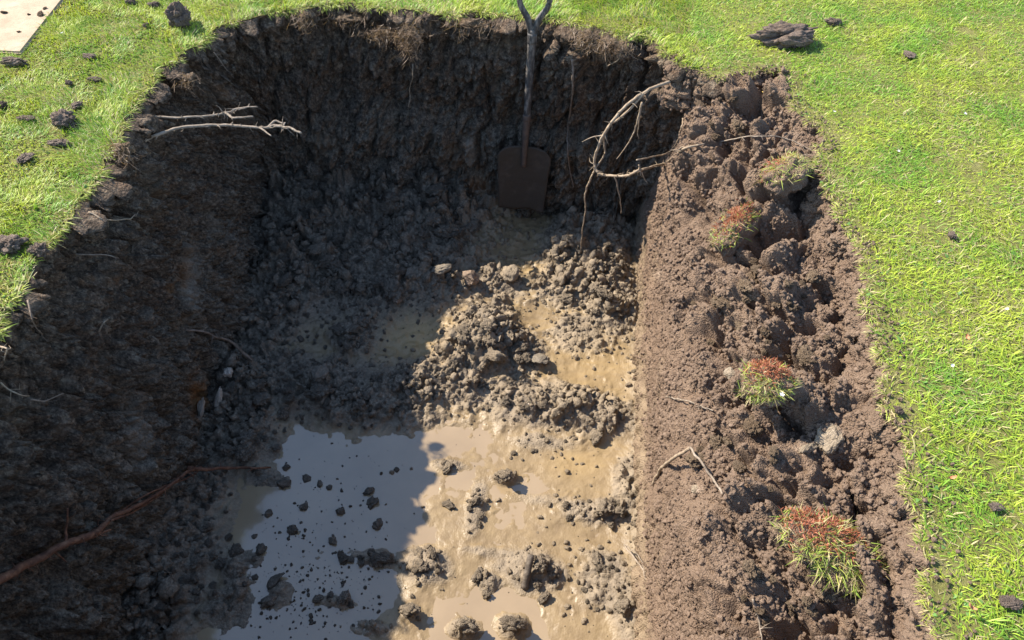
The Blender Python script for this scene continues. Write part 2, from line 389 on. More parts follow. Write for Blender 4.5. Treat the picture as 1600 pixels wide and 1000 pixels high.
def make_lawn():
    pts = []
    def scatter(x0, x1, y0, y1, dens):
        n = int((x1 - x0) * (y1 - y0) * dens * 1.0); return rng.uniform((x0, y0), (x1, y1), (n, 2))
    P = scatter(-2.9, 2.3, 0.2, 3.75, 33000)
    px = project(np.c_[P, np.zeros(len(P))])
    vis = (px[:, 0] > -60) & (px[:, 0] < 1660) & (px[:, 1] > -60) & (px[:, 1] < 1080)
    keep = vis | (rng.random(len(P)) < 0.14)
    P = P[keep]
    P2 = scatter(-4.5, 4.0, -1.5, 6.5, 1000)
    P2 = P2[~((P2[:, 0] > -2.9) & (P2[:, 0] < 2.3) & (P2[:, 1] > 0.2) & (P2[:, 1] < 3.75))]
    P = np.vstack([P, P2])
    P = P[~in_poly(P[:, 0], P[:, 1], HOLE)]
    P = P[~in_poly(P[:, 0], P[:, 1], SLAB)]
    x, y = P.T; P3 = np.c_[P, np.zeros(len(P))]
    dr = poly_dist(x, y, HOLE[::3])
    # bare scuffed places and thin grass along the dug edge
    thin = perlin(P3, 0.16, 4) + 0.6 * perlin(P3, 0.06, 9)
    right = x > 0.4
    kp = (thin > -0.62 - 0.25 * rng.random(len(P)))
    kp &= ~(right & (dr < 0.05) & (rng.random(len(P)) < 0.55))
    for bx, by, br, am in [(1470, 370, .10, .6), (1420, 350, .08, .4), (1404, 640, .03, .8), (1250, 130, .05, .5), (1300, 500, .2, .12), (1540, 250, .15, .25), (95, 225, .06, .6), (40, 250, .06, .6), (45, 388, .05, .9), (140, 90, .05, .5), (150, 125, .05, .5), (120, 165, .06, .5), (250, 60, .08, .3), (1575, 660, .06, .4), (1410, 160, .05, .3), (1445, 150, .06, .3)]:
        c_ = at_z(bx, by, 0); kp &= ~(rng.random(len(P)) < am * np.exp(-((x - c_[0]) ** 2 + (y - c_[1]) ** 2) / br ** 2))
    P, P3, x, y, dr, thin, right = P[kp], P3[kp], x[kp], y[kp], dr[kp], thin[kp], right[kp]
    n = len(P)
    # growth direction: combed patches; mostly lying sideways on the right
    ang = 2.2 * math.pi * (fbm(P3, 0.35, 3, 21) * 1.1) + rng.normal(0, 0.75, n)
    ang = np.where(right, 0.9 * np.sin(ang) + np.where(rng.random(n) < 0.5 + 0.7 * perlin(P3, .13, 88), 0.2, math.pi - 0.1) + rng.normal(0, 0.95, n), ang)
    amt = np.abs(rng.normal(0.75, 0.4, n)) + 0.35 * right + 0.2
    lean = np.c_[np.cos(ang) * amt, np.sin(ang) * amt, np.zeros(n)]
    L = rng.uniform(0.012, 0.036, n) * (1 + 0.55 * perlin(P3, 0.22, 31)) * np.where(right, 0.9, 1.0)
    longb = rng.random(n) < 0.05; L[longb] *= 1.6
    L *= np.where(dr < 0.03, 1.15, 1.0)
    W = rng.uniform(0.0013, 0.003, n)
    clover = (rng.random(n) < 0.035) & (perlin(P3, .25, 71) > -.05); W[clover] = rng.uniform(.006, .011, clover.sum()); L[clover] *= .55
    # colour of each blade: yellow-green, mid green, dark clover green, straw
    t = np.clip(0.55 + 0.8 * fbm(P3, 0.30, 3, 41) + 0.7 * perlin(P3, .11, 44) + 0.6 * perlin(P3, .05, 43) + rng.normal(0, 0.22, n), 0, 1)[:, None]
    g1 = np.array([0.41, 0.485, 0.05]); g2 = np.array([0.20, 0.37, 0.035])
    C = g1 * t + g2 * (1 - t)
    deep = np.clip(0.5 + 1.2 * perlin(P3, 0.11, 57), 0, 1) * (rng.random(n) < 0.35)
    C = C * (1 - 0.6 * deep[:, None]) + np.array([0.08, 0.2, 0.03]) * 0.6 * deep[:, None]
    sp = 0.07 + 0.14 * (perlin(P3, 0.2, 66) > 0.15) + 0.4 * np.exp(-dr / 0.025) * np.where(right, 1, 0.5)
    straw = rng.random(n) < sp
    C[straw] = np.array([0.52, 0.45, 0.22]) * rng.uniform(0.6, 1.1, (straw.sum(), 1))
    C[clover] = np.array([0.13, 0.25, 0.06])
    C *= rng.uniform(0.7, 1.2, (n, 1))
    base = P3.copy(); base[:, 2] = -0.002
    up = np.tile([0, 0, 1.0], (n, 1))
    link('lawn_grass', blade_mesh('lawn_grass', base, up, lean, L, W, C), M['blade'], kind='stuff',
         label='sunlit yellow-green lawn grass around the pit')
make_lawn()

# paving in the far left corner
def box_mesh(name, poly, z0, z1, bev=0.006):
    import bmesh
    bm = bmesh.new(); vs = [bm.verts.new((x, y, z0)) for x, y in poly]
    f = bm.faces.new(vs); bm.normal_update()
    if f.normal.z > 0: f.normal_flip()
    r = bmesh.ops.extrude_face_region(bm, geom=[f])
    for e in r['geom']:
        if isinstance(e, bmesh.types.BMVert): e.co.z = z1
    bmesh.ops.bevel(bm, geom=[e for e in bm.edges if all(abs(v.co.z - z1) < 1e-6 for v in e.verts)], offset=bev, segments=2, affect='EDGES')
    bmesh.ops.recalc_face_normals(bm, faces=bm.faces)
    me = bpy.data.meshes.new(name); bm.to_mesh(me); bm.free(); return me
link('paving', box_mesh('paving', SLAB, -0.08, 0.012), M['slab'], kind='structure')

# ------------------------------------------------------------------ pit walls (left + far), swept along the lawn outline
ZF = -1.0
def make_walls():
    iL = int(np.argmin(np.linalg.norm(rim - np.array([0.49, 2.60]), axis=1)))
    top = resample(rim[:iL + 1], 1000)
    bot = resample([(-1.30, 0.27), (-1.33, 0.7), (-1.37, 1.0), (-1.41, 1.5), (-1.47, 2.0), (-1.54, 2.5), (-1.58, 2.85), (-1.5, 2.98), (-1.2, 3.0), (-0.6, 3.01), (-0.2, 3.0), (0.2, 3.0), (0.55, 2.95)], 1000)
    # pair by normalised arc: near-left .. corner .. far-right
    ic_t = int(np.argmin(np.linalg.norm(top - np.array([-1.50, 2.72]), axis=1))); ic_b = int(np.argmin(np.linalg.norm(bot - np.array([-1.56, 2.93]), axis=1)))
    nu, nv = 820, 200
    u = np.linspace(0, 1, nu); c = 0.58
    ut = np.interp(u, [0, c, 1], [0, ic_t, 999]); ub = np.interp(u, [0, c, 1], [0, ic_b, 999])
    def pick(a, i): i0 = np.minimum(i.astype(int), 998); f = (i - i0)[:, None]; return a[i0] * (1 - f) + a[i0 + 1] * f
    T = pick(top, ut); B = pick(bot, ub)
    k = np.ones(41) / 41
    Ts = np.stack([np.convolve(np.pad(T[:, i], 20, 'edge'), k, 'valid') for i in (0, 1)], 1)
    v = np.linspace(0, 1, nv)
    z = -0.001 - v * 1.06
    P = np.zeros((nu, nv, 3))
    wt = np.exp(-(v / 0.10) ** 1.5)          # follows the ragged edge near the top only
    for i in (0, 1):
        mid = Ts[:, i][:, None] * (1 - v) + B[:, i][:, None] * v
        P[..., i] = mid + (T[:, i] - Ts[:, i])[:, None] * wt
    P[..., 2] = z
    N = normals_of(P)
    cen = np.array([-0.5, 1.6, -0.5]); s = np.sign(((cen - P) * N).sum(-1, keepdims=True)); N = N * s
    # undercut right below the turf, then bulges, vertical spade marks and crumbly chunks
    Q = P.reshape(-1, 3); st = Q.copy(); st[:, 2] *= 0.35
    d = 0.05 * fbm(Q, 0.42, 3, 5).reshape(nu, nv) + 0.045 * fbm(st, 0.11, 4, 8).reshape(nu, nv)
    arc = u[:, None] * 4.9 + 0 * v; wx = arc + 0.02 * perlin(Q, 0.05, 71).reshape(nu, nv); wz = P[..., 2] * 0.75 + 0.02 * perlin(Q, 0.05, 72).reshape(nu, nv)
    big = domes(wx, wz, 0.11, 31, 0.6); md = domes(wx, wz, 0.048, 32, 0.75); sm = domes(wx, wz, 0.02, 33)
    patch = sstep(-0.25, 0.3, fbm(Q, 0.3, 2, 44)).reshape(nu, nv)
    cr = lambda sc, sd: np.maximum(0, 0.14 - np.abs(perlin(st * np.array([1, 1, 1.6]), sc, sd).reshape(nu, nv))) / 0.14
    d -= 0.030 * cr(0.16, 15) * patch + 0.016 * cr(0.07, 16) + 0.008 * cr(0.032, 17)
    d += 0.55 * facets(wx, wz * 0.55, 0.11, 131) + 0.75 * facets(wx, wz * 0.75, 0.05, 132) + 0.7 * facets(wx, wz * 0.8, 0.026, 133)
    d += patch * (0.25 * big + 0.55 * md) + 0.8 * sm + 0.012 * fbm(Q, 0.03, 3, 12).reshape(nu, nv)
    d -= 0.055 * np.exp(-((v - 0.09) / 0.07) ** 2) * (0.55 + 0.9 * perlin(np.c_[arc[:, 0], arc[:, 0] * 0, arc[:, 0] * 0], 0.3, 14))[:, None]
    # the far wall leans out a little below its topsoil band
    far = sstep(0.6, 0.68, u)[:, None]
    d += far * 0.05 * sstep(0.42, 0.55, v) * 1.0
    d *= sstep(-0.005, 0.035, v)
    P = P + N * d[..., None]
    pp = project(P)
    rust = np.zeros((nu, nv)); pale = np.zeros((nu, nv))
    def spot(arr, x, y, rx, ry, a, sd):
        g = np.exp(-(((pp[..., 0] - x) / rx) ** 2 + ((pp[..., 1] - y) / ry) ** 2)); np.maximum(arr, a * np.clip(g * 1.6 + 0.7 * perlin(P, 0.05, sd) - 0.25, 0, 1), out=arr)
    spot(rust, 290, 430, 12, 34, 0.55, 1); spot(pale, 300, 430, 14, 60, 0.5, 2); spot(rust, 268, 452, 8, 8, 0.6, 3)
    spot(rust, 312, 620, 18, 30, 0.8, 4); spot(pale, 735, 240, 10, 26, 0.6, 5); spot(rust, 745, 300, 20, 40, 0.35, 6)
    spot(pale, 215, 690, 22, 70, 0.35, 7)
    return link('pit_wall', grid_mesh('pit_wall', P, {'rust': rust, 'pale': pale}, flip=True), M['wall'], kind='structure'), P
pit_wall, WALLP = make_walls()

# near wall under the camera (outside the frame)
def make_near_wall():
    nu, nv = 160, 70
    t = resample(np.vstack([rim[-1:], near_edge, rim[:1]]), nu); v = np.linspace(0, 1, nv)
    P = np.zeros((nu, nv, 3)); P[..., 0] = t[:, 0][:, None]; P[..., 1] = t[:, 1][:, None] + 0.05 * v; P[..., 2] = -0.012 - v * 1.06
    P[..., 1] += 0.04 * fbm(P.reshape(-1, 3), 0.2, 4, 77).reshape(nu, nv) * sstep(0, 0.08, v)
    z = np.zeros((nu, nv)); link('pit_wall', grid_mesh('near_pit_wall', P, {'rust': z, 'pale': z}), M['wall'], kind='structure')
make_near_wall()

# ------------------------------------------------------------------ the slumped bank on the right
BANK_PROF = np.array([(0.0, 0.305, -1.04), (0.14, 0.312, -0.88), (0.3, 0.325, -0.68), (0.46, 0.35, -0.47), (0.56, 0.40, -0.35), (0.66, 0.49, -0.255), (0.8, 0.63, -0.16), (0.92, 0.77, -0.10), (1.0, 0.90, -0.08)])
def blob3(P, pp, x, y):
    i = np.argmin((pp[..., 0] - x) ** 2 + (pp[..., 1] - y) ** 2); return P.reshape(-1, 3)[i]
def make_bank():
    nu, nv = 640, 330
    Y = np.linspace(0.24, 2.86, nu); s = np.linspace(0, 1, nv)
    px_ = np.interp(s, BANK_PROF[:, 0], BANK_PROF[:, 1]); pz = np.interp(s, BANK_PROF[:, 0], BANK_PROF[:, 2])
    k = np.ones(21) / 21
    px_ = np.convolve(np.pad(px_, 10, 'reflect', reflect_type='odd'), k, 'valid'); pz = np.convolve(np.pad(pz, 10, 'reflect', reflect_type='odd'), k, 'valid')
    P = np.zeros((nu, nv, 3)); P[..., 0] = px_; P[..., 1] = Y[:, None]; P[..., 2] = pz
    P[..., 2] += 0.09 * sstep(2.15, 2.6, Y)[:, None] * sstep(0.35, 0.6, s)[None]
    N = normals_of(P); N *= np.sign(N[..., 2:3] + 0.6 * -N[..., 0:1])
    Q = P.reshape(-1, 3)
    rough = sstep(0.44, 0.72, s)[None, :] * (1 + 0 * Y[:, None])
    rough = np.clip(rough + 0.25 * perlin(Q, 0.2, 3).reshape(nu, nv), 0.12, 1)
    a = Y[:, None] + 0.03 * perlin(Q, 0.06, 81).reshape(nu, nv); b = s[None, :] * 1.35 + 0.03 * perlin(Q, 0.06, 82).reshape(nu, nv)
    d = rough * (0.075 * fbm(Q, 0.26, 3, 6).reshape(nu, nv) + 0.42 * facets(a, b, 0.17, 141, .3) + 0.30 * facets(a, b, 0.075, 142, .3) + 0.25 * domes(a, b, 0.055, 42, 0.5) + 0.36 * domes(a, b, 0.024, 43, 0.8))
    cr = lambda sc, sd: np.maximum(0, 0.13 - np.abs(perlin(Q, sc, sd).reshape(nu, nv))) / 0.13
    d *= 1.45
    d -= rough ** 1.5 * (0.055 * cr(0.2, 115) * sstep(-0.3, 0.2, perlin(Q, 0.3, 118).reshape(nu, nv)) + 0.018 * cr(0.085, 116)) + 0.004 * rough * cr(0.035, 117)
    d += (1 - rough) * 0.010 * fbm(Q * np.array([1, 1, 0.5]), 0.06, 3, 16).reshape(nu, nv)
    d += 0.5 * domes(a, b, 0.013, 44) * (0.5 + 0.5 * rough) + 0.3 * domes(a, b, 0.009, 47) + 0.005 * fbm(Q, 0.02, 2, 9).reshape(nu, nv)
    # horizontal groove and clay ledge near the foot of the cut face
    zz = P[..., 2] + 0.02 * perlin(np.c_[Q[:, 1], Q[:, 1] * 0, Q[:, 1] * 0], 0.4, 51).reshape(nu, nv)
    d -= 0.028 * np.exp(-((zz + 0.84) / 0.02) ** 2) * sstep(2.1, 1.7, Y)[:, None] * sstep(-0.3, 0.1, perlin(Q, 0.09, 52).reshape(nu, nv) + 0.15)
    d += 0.016 * np.exp(-((zz + 0.93) / 0.05) ** 2) * np.abs(perlin(Q * np.array([1, 1, .15]), 0.03, 53).reshape(nu, nv)) * 2
    P1 = P + N * d[..., None]; pp = project(P1)
    # lumps (+) and hollows (-) where the photograph has them: pixel x, y, radius m, height m
    for x, y, r, h in [(1145, 355, .035, .07), (1170, 335, .035, .085), (1195, 310, .04, .085), (1220, 285, .045, .085), (1075, 480, .045, .05), (1262, 432, .04, .06), (1298, 528, .04, .05), (1350, 880, .05, .06), (1365, 930, .05, .06), (1212, 372, .05, -.13), (1245, 350, .045, -.13), (1272, 312, .04, -.12), (1185, 395, .035, -.08), (1175, 262, .035, -.06), (1110, 525, .045, -.06), (1120, 190, 0.13, 0.05), (1075, 165, 0.08, 0.05), (1165, 180, 0.04, -0.05), (1065, 210, 0.04, -0.03), (1085, 215, 0.035, -0.035), (1185, 265, 0.05, -0.09), (1165, 290, 0.035, -0.08),
                       (1190, 235, 0.08, 0.05), (1285, 300, 0.05, -0.12), (1270, 270, 0.045, -0.10), (1225, 370, 0.06, -0.10), (1180, 395, 0.04, -0.07), (1255, 385, 0.045, -0.09), (1270, 350, 0.04, 0.09), (1250, 345, 0.025, 0.05), (1290, 375, 0.03, -0.12),
                       (1180, 430, 0.08, 0.05), (1100, 465, 0.07, 0.045), (1110, 520, 0.05, -0.10), (1090, 545, 0.035, -0.07), (1140, 500, 0.04, -0.06), (1170, 480, 0.05, 0.03), (1230, 465, 0.07, 0.05), (1290, 455, 0.04, -0.11), (1265, 475, 0.03, -0.08), (1310, 430, 0.025, -0.08),
                       (1210, 520, 0.08, 0.05), (1150, 545, 0.05, 0.03), (1270, 510, 0.06, 0.04), (1325, 545, 0.035, -0.09), (1230, 560, 0.05, -0.06), (1270, 545, 0.04, 0.03), (1190, 670, 0.05, -0.08), (1235, 655, 0.05, -0.07), (1150, 610, 0.05, 0.02),
                       (1150, 735, 0.03, -0.05), (1130, 690, 0.025, -0.03), (1090, 805, 0.02, -0.03), (1130, 840, 0.02, -0.03), (1240, 765, 0.03, -0.04), (1290, 720, 0.025, -0.045), (1160, 750, 0.08, 0.02), (1230, 820, 0.035, -0.05),
                       (1385, 850, 0.035, -0.12), (1395, 890, 0.035, -0.14), (1405, 930, 0.035, -0.15), (1412, 970, 0.04, -0.15), (1370, 815, 0.03, -0.10), (1340, 795, 0.02, -0.08), (1335, 960, 0.03, -0.06), (1290, 940, 0.03, -0.06), (1140, 960, 0.025, -0.06), (1090, 985, 0.02, -0.06), (1310, 880, 0.09, 0.06), (1415, 820, 0.02, -0.06),
                       (1180, 130, 0.05, -0.03), (1140, 125, 0.05, -0.03), (1215, 125, 0.04, -0.04)]:
        c = blob3(P1, pp, x, y); h *= 0.9 if h > 0 else 1.35; r *= 1.0 if h > 0 else 0.9; g = np.exp(-(np.linalg.norm(P1 - c, axis=-1) / (r * 0.9)) ** 2)
        d += h * g * (0.8 + 0.5 * perlin(Q, 0.05, 61).reshape(nu, nv))
    d = np.where(d > 0, d * (1 - 0.65 * sstep(.80, .93, s))[None], d)
    d += 0.5 * domes(a, b, 0.0165, 45, .8) * rough + 0.007 * rough * fbm(Q, 0.018, 2, 46).reshape(nu, nv)
    P = P + N * d[..., None]
    zmax = np.where(in_poly(P[..., 0].ravel(), P[..., 1].ravel(), HOLE).reshape(nu, nv), 0.045, -0.02); P[..., 2] = np.where(P[..., 2] > zmax - .04, zmax - .04 + .04 * np.tanh((P[..., 2] - zmax + .04) / .04), P[..., 2])
    clay = sstep(-0.74, -0.86, P[..., 2]) * (0.75 + 0.5 * perlin(Q, 0.07, 91).reshape(nu, nv)) + 0.35 * sstep(0.15, 0.35, fbm(Q, 0.15, 3, 92)).reshape(nu, nv) * sstep(-0.4, -0.7, P[..., 2])
    pp = project(P); pale = np.zeros((nu, nv))
    for x, y, rx, ry, aa in [(1290, 690, 34, 24, 0.9), (1270, 700, 30, 12, 0.5), (1085, 765, 10, 8, 0.9), (1035, 430, 12, 10, 0.6), (1300, 540, 16, 12, 0.3)]:
        g = np.exp(-(((pp[..., 0] - x) / rx) ** 2 + ((pp[..., 1] - y) / ry) ** 2)); pale = np.maximum(pale, aa * np.clip(1.5 * g + 0.5 * perlin(P, 0.02, 93) - 0.3, 0, 1))
    return link('soil_bank', grid_mesh('soil_bank', P, {'clay': np.clip(clay, 0, 1), 'pale': pale}, flip=True), M['bank'], kind='structure'), P
soil_bank, BANKP = make_bank()

# turf edge: cut vertical face of soil hanging under the lawn outline on the bank side
def make_turf_edge():
    i0 = int(np.argmin(np.linalg.norm(rim - np.array([0.30, 2.70]), axis=1)))
    t = resample(rim[i0:], 700); nv = 40; v = np.linspace(0, 1, nv)
    tg = np.gradient(t, axis=0); tg /= np.linalg.norm(tg, axis=1, keepdims=True); nn = np.c_[tg[:, 1], -tg[:, 0]]   # into the pit
    P = np.zeros((700, nv, 3)); P[..., :2] = t[:, None, :]; P[..., 2] = -0.001 - 0.16 * v
    e3 = P.reshape(-1, 3); P[..., :2] += 0
    d = -0.014 * (np.maximum(0, .13 - np.abs(perlin(e3, .035, 26))) / .13).reshape(700, nv) + 0.5 * domes(np.arange(700)[:, None] * 0.005 + 0 * v, P[..., 2], 0.035, 27) + 0.02 * fbm(P.reshape(-1, 3), 0.05, 5, 24, .65).reshape(700, nv) + 0.4 * domes(np.arange(700)[:, None] * 0.005 + 0 * v, P[..., 2], 0.02, 25) + 0.03 * v
    P[..., :2] += nn[:, None, :] * (d * sstep(0, 0.08, v))[..., None]
    z = np.zeros((700, nv)); link('turf_edge', grid_mesh('turf_edge', P, {'clay': z, 'pale': z}, flip=True), M['bank'], kind='structure')
    return P
EDGEP = make_turf_edge()

# ------------------------------------------------------------------ pit floor with heaps, and the muddy water standing on it
FX0, FX1, FY0, FY1 = -1.68, 0.42, 0.25, 3.06
HEAPS = [  # pixel x, y, rx px, ry px, height m, how broken 0..1
    (560, 255, 190, 70, 0.22, 1), (470, 320, 80, 110, 0.17, 1), (640, 330, 110, 90, 0.13, 1), (560, 420, 180, 70, 0.07, 1), (425, 470, 60, 90, 0.09, 1), (700, 250, 60, 60, 0.16, 1),
    (740, 290, 40, 70, 0.10, 1), (890, 370, 40, 55, 0.15, 1), (945, 380, 45, 80, 0.13, 1), (960, 470, 45, 45, 0.07, 1), (900, 440, 60, 35, 0.06, 1), (905, 520, 40, 30, 0.035, 0.8),
    (760, 500, 40, 38, 0.17, 1), (720, 540, 45, 30, 0.09, 1), (790, 545, 60, 35, 0.08, 1), (850, 625, 90, 35, 0.085, 1), (725, 600, 60, 30, 0.06, 1), (930, 645, 60, 30, 0.05, 1), (780, 440, 50, 25, 0.045, 1), (660, 440, 60, 25, 0.07, 1),
    (480, 595, 170, 50, 0.09, 1), (380, 620, 60, 70, 0.11, 1), (570, 640, 110, 25, 0.05, 1), (555, 515, 40, 30, 0.09, 1), (650, 600, 60, 40, 0.05, 1), (390, 695, 50, 30, 0.06, 1),
    (270, 870, 70, 95, 0.08, 1), (375, 885, 34, 30, 0.035, 1), (225, 960, 75, 80, 0.09, 1), (315, 770, 40, 36, 0.045, 1), (250, 820, 60, 70, 0.08, 1), (360, 950, 40, 40, 0.03, 1), (420, 745, 40, 14, 0.025, 1),
    (575, 868, 52, 16, 0.024, 1), (520, 938, 34, 11, 0.022, 1), (436, 925, 22, 26, 0.03, 1), (575, 980, 36, 11, 0.018, 1), (490, 862, 22, 14, 0.014, 1),
    (665, 880, 38, 28, 0.04, 1), (830, 890, 48, 32, 0.035, 1), (745, 790, 14, 40, 0.014, 0.8), (700, 725, 26, 8, 0.014, 0.8), (790, 745, 20, 9, 0.03, 1), (935, 800, 55, 20, 0.026, .8), (945, 905, 42, 45, 0.024, 0.7), (985, 960, 26, 55, 0.025, 0.8),
    (765, 910, 22, 16, 0.025, 1), (800, 975, 24, 18, 0.05, 1), (725, 980, 24, 16, 0.04, 1), (640, 955, 14, 12, 0.03, 1), (850, 690, 45, 14, 0.016, 0.6), (760, 862, 40, 10, 0.010, 0.45), (850, 780, 60, 10, 0.010, 0.4), (980, 760, 20, 50, 0.02, 0.9)]
WATER_Z = ZF
def make_floor():
    nx, ny = 400, 540
    X, Y = np.meshgrid(np.linspace(FX0, FX1, nx), np.linspace(FY0, FY1, ny), indexing='ij')
    P0 = np.stack([X, Y, 0 * X], -1).reshape(-1, 3)
    z = np.full(X.shape, -0.009) + (0.008 * fbm(P0, 0.2, 3, 2, .4) + 0.0015 * fbm(P0, 0.03, 3, 7)).reshape(X.shape)
    hp = np.zeros(X.shape); rg = np.zeros(X.shape)
    firm = sstep(-0.62, -0.42, X - 0.10 * (Y - 1.0) + 0.10 * fbm(P0, 0.25, 3, 61).reshape(X.shape)) * sstep(1.75, 1.5, Y) + sstep(1.5, 1.75, Y) * sstep(-0.75, -0.5, X)
    z += firm * (0.0085 + 0.008 * fbm(P0, 0.30, 2, 62, 0.35).reshape(X.shape) + 0.0010 * fbm(P0, 0.03, 3, 66).reshape(X.shape) + 0.13 * domes(X + 0.01 * perlin(P0, .03, 63).reshape(X.shape), Y, 0.026, 64, 0.10) * sstep(-.1, .25, perlin(P0, .2, 67)).reshape(X.shape))
    wob = (0.35 * fbm(P0, 0.11, 3, 19)).reshape(X.shape)
    wob2 = (0.6 * fbm(P0, 0.035, 3, 119)).reshape(X.shape)
    for x, y, rx, ry, h, rr in HEAPS:
        zc = ZF + h * 0.5; c = at_z(x, y, zc); dx = abs(at_z(x + rx, y, zc)[0] - c[0]); dy = abs(at_z(x, y - ry, zc)[1] - at_z(x, y + ry, zc)[1]) / 2
        q = ((X - c[0]) / dx) ** 2 + ((Y - c[1]) / dy) ** 2
        g = np.exp(-1.35 * np.maximum(0, q + 1.5 * wob * q ** 0.5 + 0.5 * wob2 * q ** 0.5))
        hp += h * g * (0.75 if h > 0.05 else 1); rg = np.maximum(rg, rr * np.clip(1.5 * g, 0, 1))
    # talus where the walls meet the floor
    dl = X - np.interp(Y, [0.27, 0.7, 1.0, 1.5, 2.0, 2.5, 3.0], [-1.30, -1.33, -1.37, -1.41, -1.47, -1.54, -1.56])
    hp += 0.08 * np.exp(-np.maximum(dl, 0) / 0.07); rg = np.maximum(rg, np.exp(-np.maximum(dl, 0) / 0.2))
    dr = 0.31 - X; hp += 0.03 * np.exp(-np.maximum(dr, 0) / 0.05); rg = np.maximum(rg, 0.5 * np.exp(-np.maximum(dr, 0) / 0.05))
    rough = np.clip(rg + 0.35 * rg * fbm(P0, 0.08, 3, 23).reshape(X.shape), 0, 1)
    a = X + 0.025 * perlin(P0, 0.05, 83).reshape(X.shape); b = Y + 0.025 * perlin(P0, 0.05, 84).reshape(X.shape)
    cl = 0.30 * facets(a + 0.012 * perlin(P0, .03, 87).reshape(X.shape), b, 0.085, 151) + 0.45 * facets(a, b, 0.052, 152) + 0.12 * domes(a, b, 0.05, 52, 0.5) + 0.34 * facets(a, b, 0.024, 153) + 0.2 * domes(a, b, 0.024, 53, 0.6) + 0.014 * fbm(P0, 0.06, 4, 59, .6).reshape(X.shape) + 0.7 * domes(a, b, 0.012, 54) + 0.006 * fbm(P0, 0.02, 2, 57).reshape(X.shape)
    amp = np.clip(0.25 + hp / 0.09, 0.25, 1.0) * (0.4 + 0.75 * sstep(-0.25, 0.3, fbm(P0, 0.17, 2, 58))).reshape(X.shape)
    a = a + 0.009 * perlin(P0, .017, 85).reshape(X.shape); b = b + 0.009 * perlin(P0, .017, 86).reshape(X.shape)
    crk = lambda sc, sd: np.maximum(0, 0.14 - np.abs(perlin(P0, sc, sd).reshape(X.shape))) / 0.14
    z += hp; nzf = rough * amp * (1.15 * cl - 0.022 - 0.03 * crk(0.1, 125) - 0.016 * crk(0.045, 126))
    nzf += (1 - rough) * 0.3 * domes(a, b, 0.016, 55, 0.07)
    P = np.stack([X, Y, ZF + z], -1); Nf = normals_of(P); Nf *= np.sign(Nf[..., 2:3]); P = P + Nf * nzf[..., None]
    pp = project(P)
    # smooth damp clay that stands just above the water
    def pad(x, y, rx, ry): return np.exp(-(((pp[..., 0] - x) / rx) ** 2 + ((pp[..., 1] - y) / ry) ** 2))
    ochre = np.maximum(0.55 * pad(650, 525, 50, 35), 0.35 * pad(900, 725, 50, 25)); ochre = np.maximum(ochre, 0.4 * pad(830, 430, 25, 15)) * (1 - rough * 0.6)
    ochre = np.maximum(ochre, 0.25 * pad(920, 570, 70, 40))
    dark = sstep(0.1, 0.45, 0.9 * pad(560, 330, 200, 190) + 0.8 * pad(450, 620, 190, 80) + pad(270, 880, 160, 170) + 0.6 * pad(380, 700, 90, 60)) * rough * 0.8  # painted shade: darkens the mud on the heaps that lie in shadow
    P[..., 2] += 0.014 * pad(650, 525, 70, 45) + 0.012 * pad(470, 520, 60, 40) + 0.006 * pad(930, 570, 70, 60) + 0.006 * pad(900, 720, 50, 30)
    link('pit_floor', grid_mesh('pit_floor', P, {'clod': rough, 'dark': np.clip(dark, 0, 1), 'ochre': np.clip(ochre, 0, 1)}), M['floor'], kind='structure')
    return P
FLOORP = make_floor()
def floor_z(x, y):
    i = np.clip(((np.asarray(x) - FX0) / (FX1 - FX0) * 399).round().astype(int), 0, 399); j = np.clip(((np.asarray(y) - FY0) / (FY1 - FY0) * 539).round().astype(int), 0, 539)
    return FLOORP[i, j, 2]
wx = np.linspace(-1.42, 0.34, 30); wy = np.linspace(0.26, 2.95, 40)
WX, WY = np.meshgrid(wx, wy, indexing='ij')
link('muddy_water', grid_mesh('muddy_water', np.stack([WX, WY, 0 * WX + WATER_Z], -1)), M['water'], kind='structure')

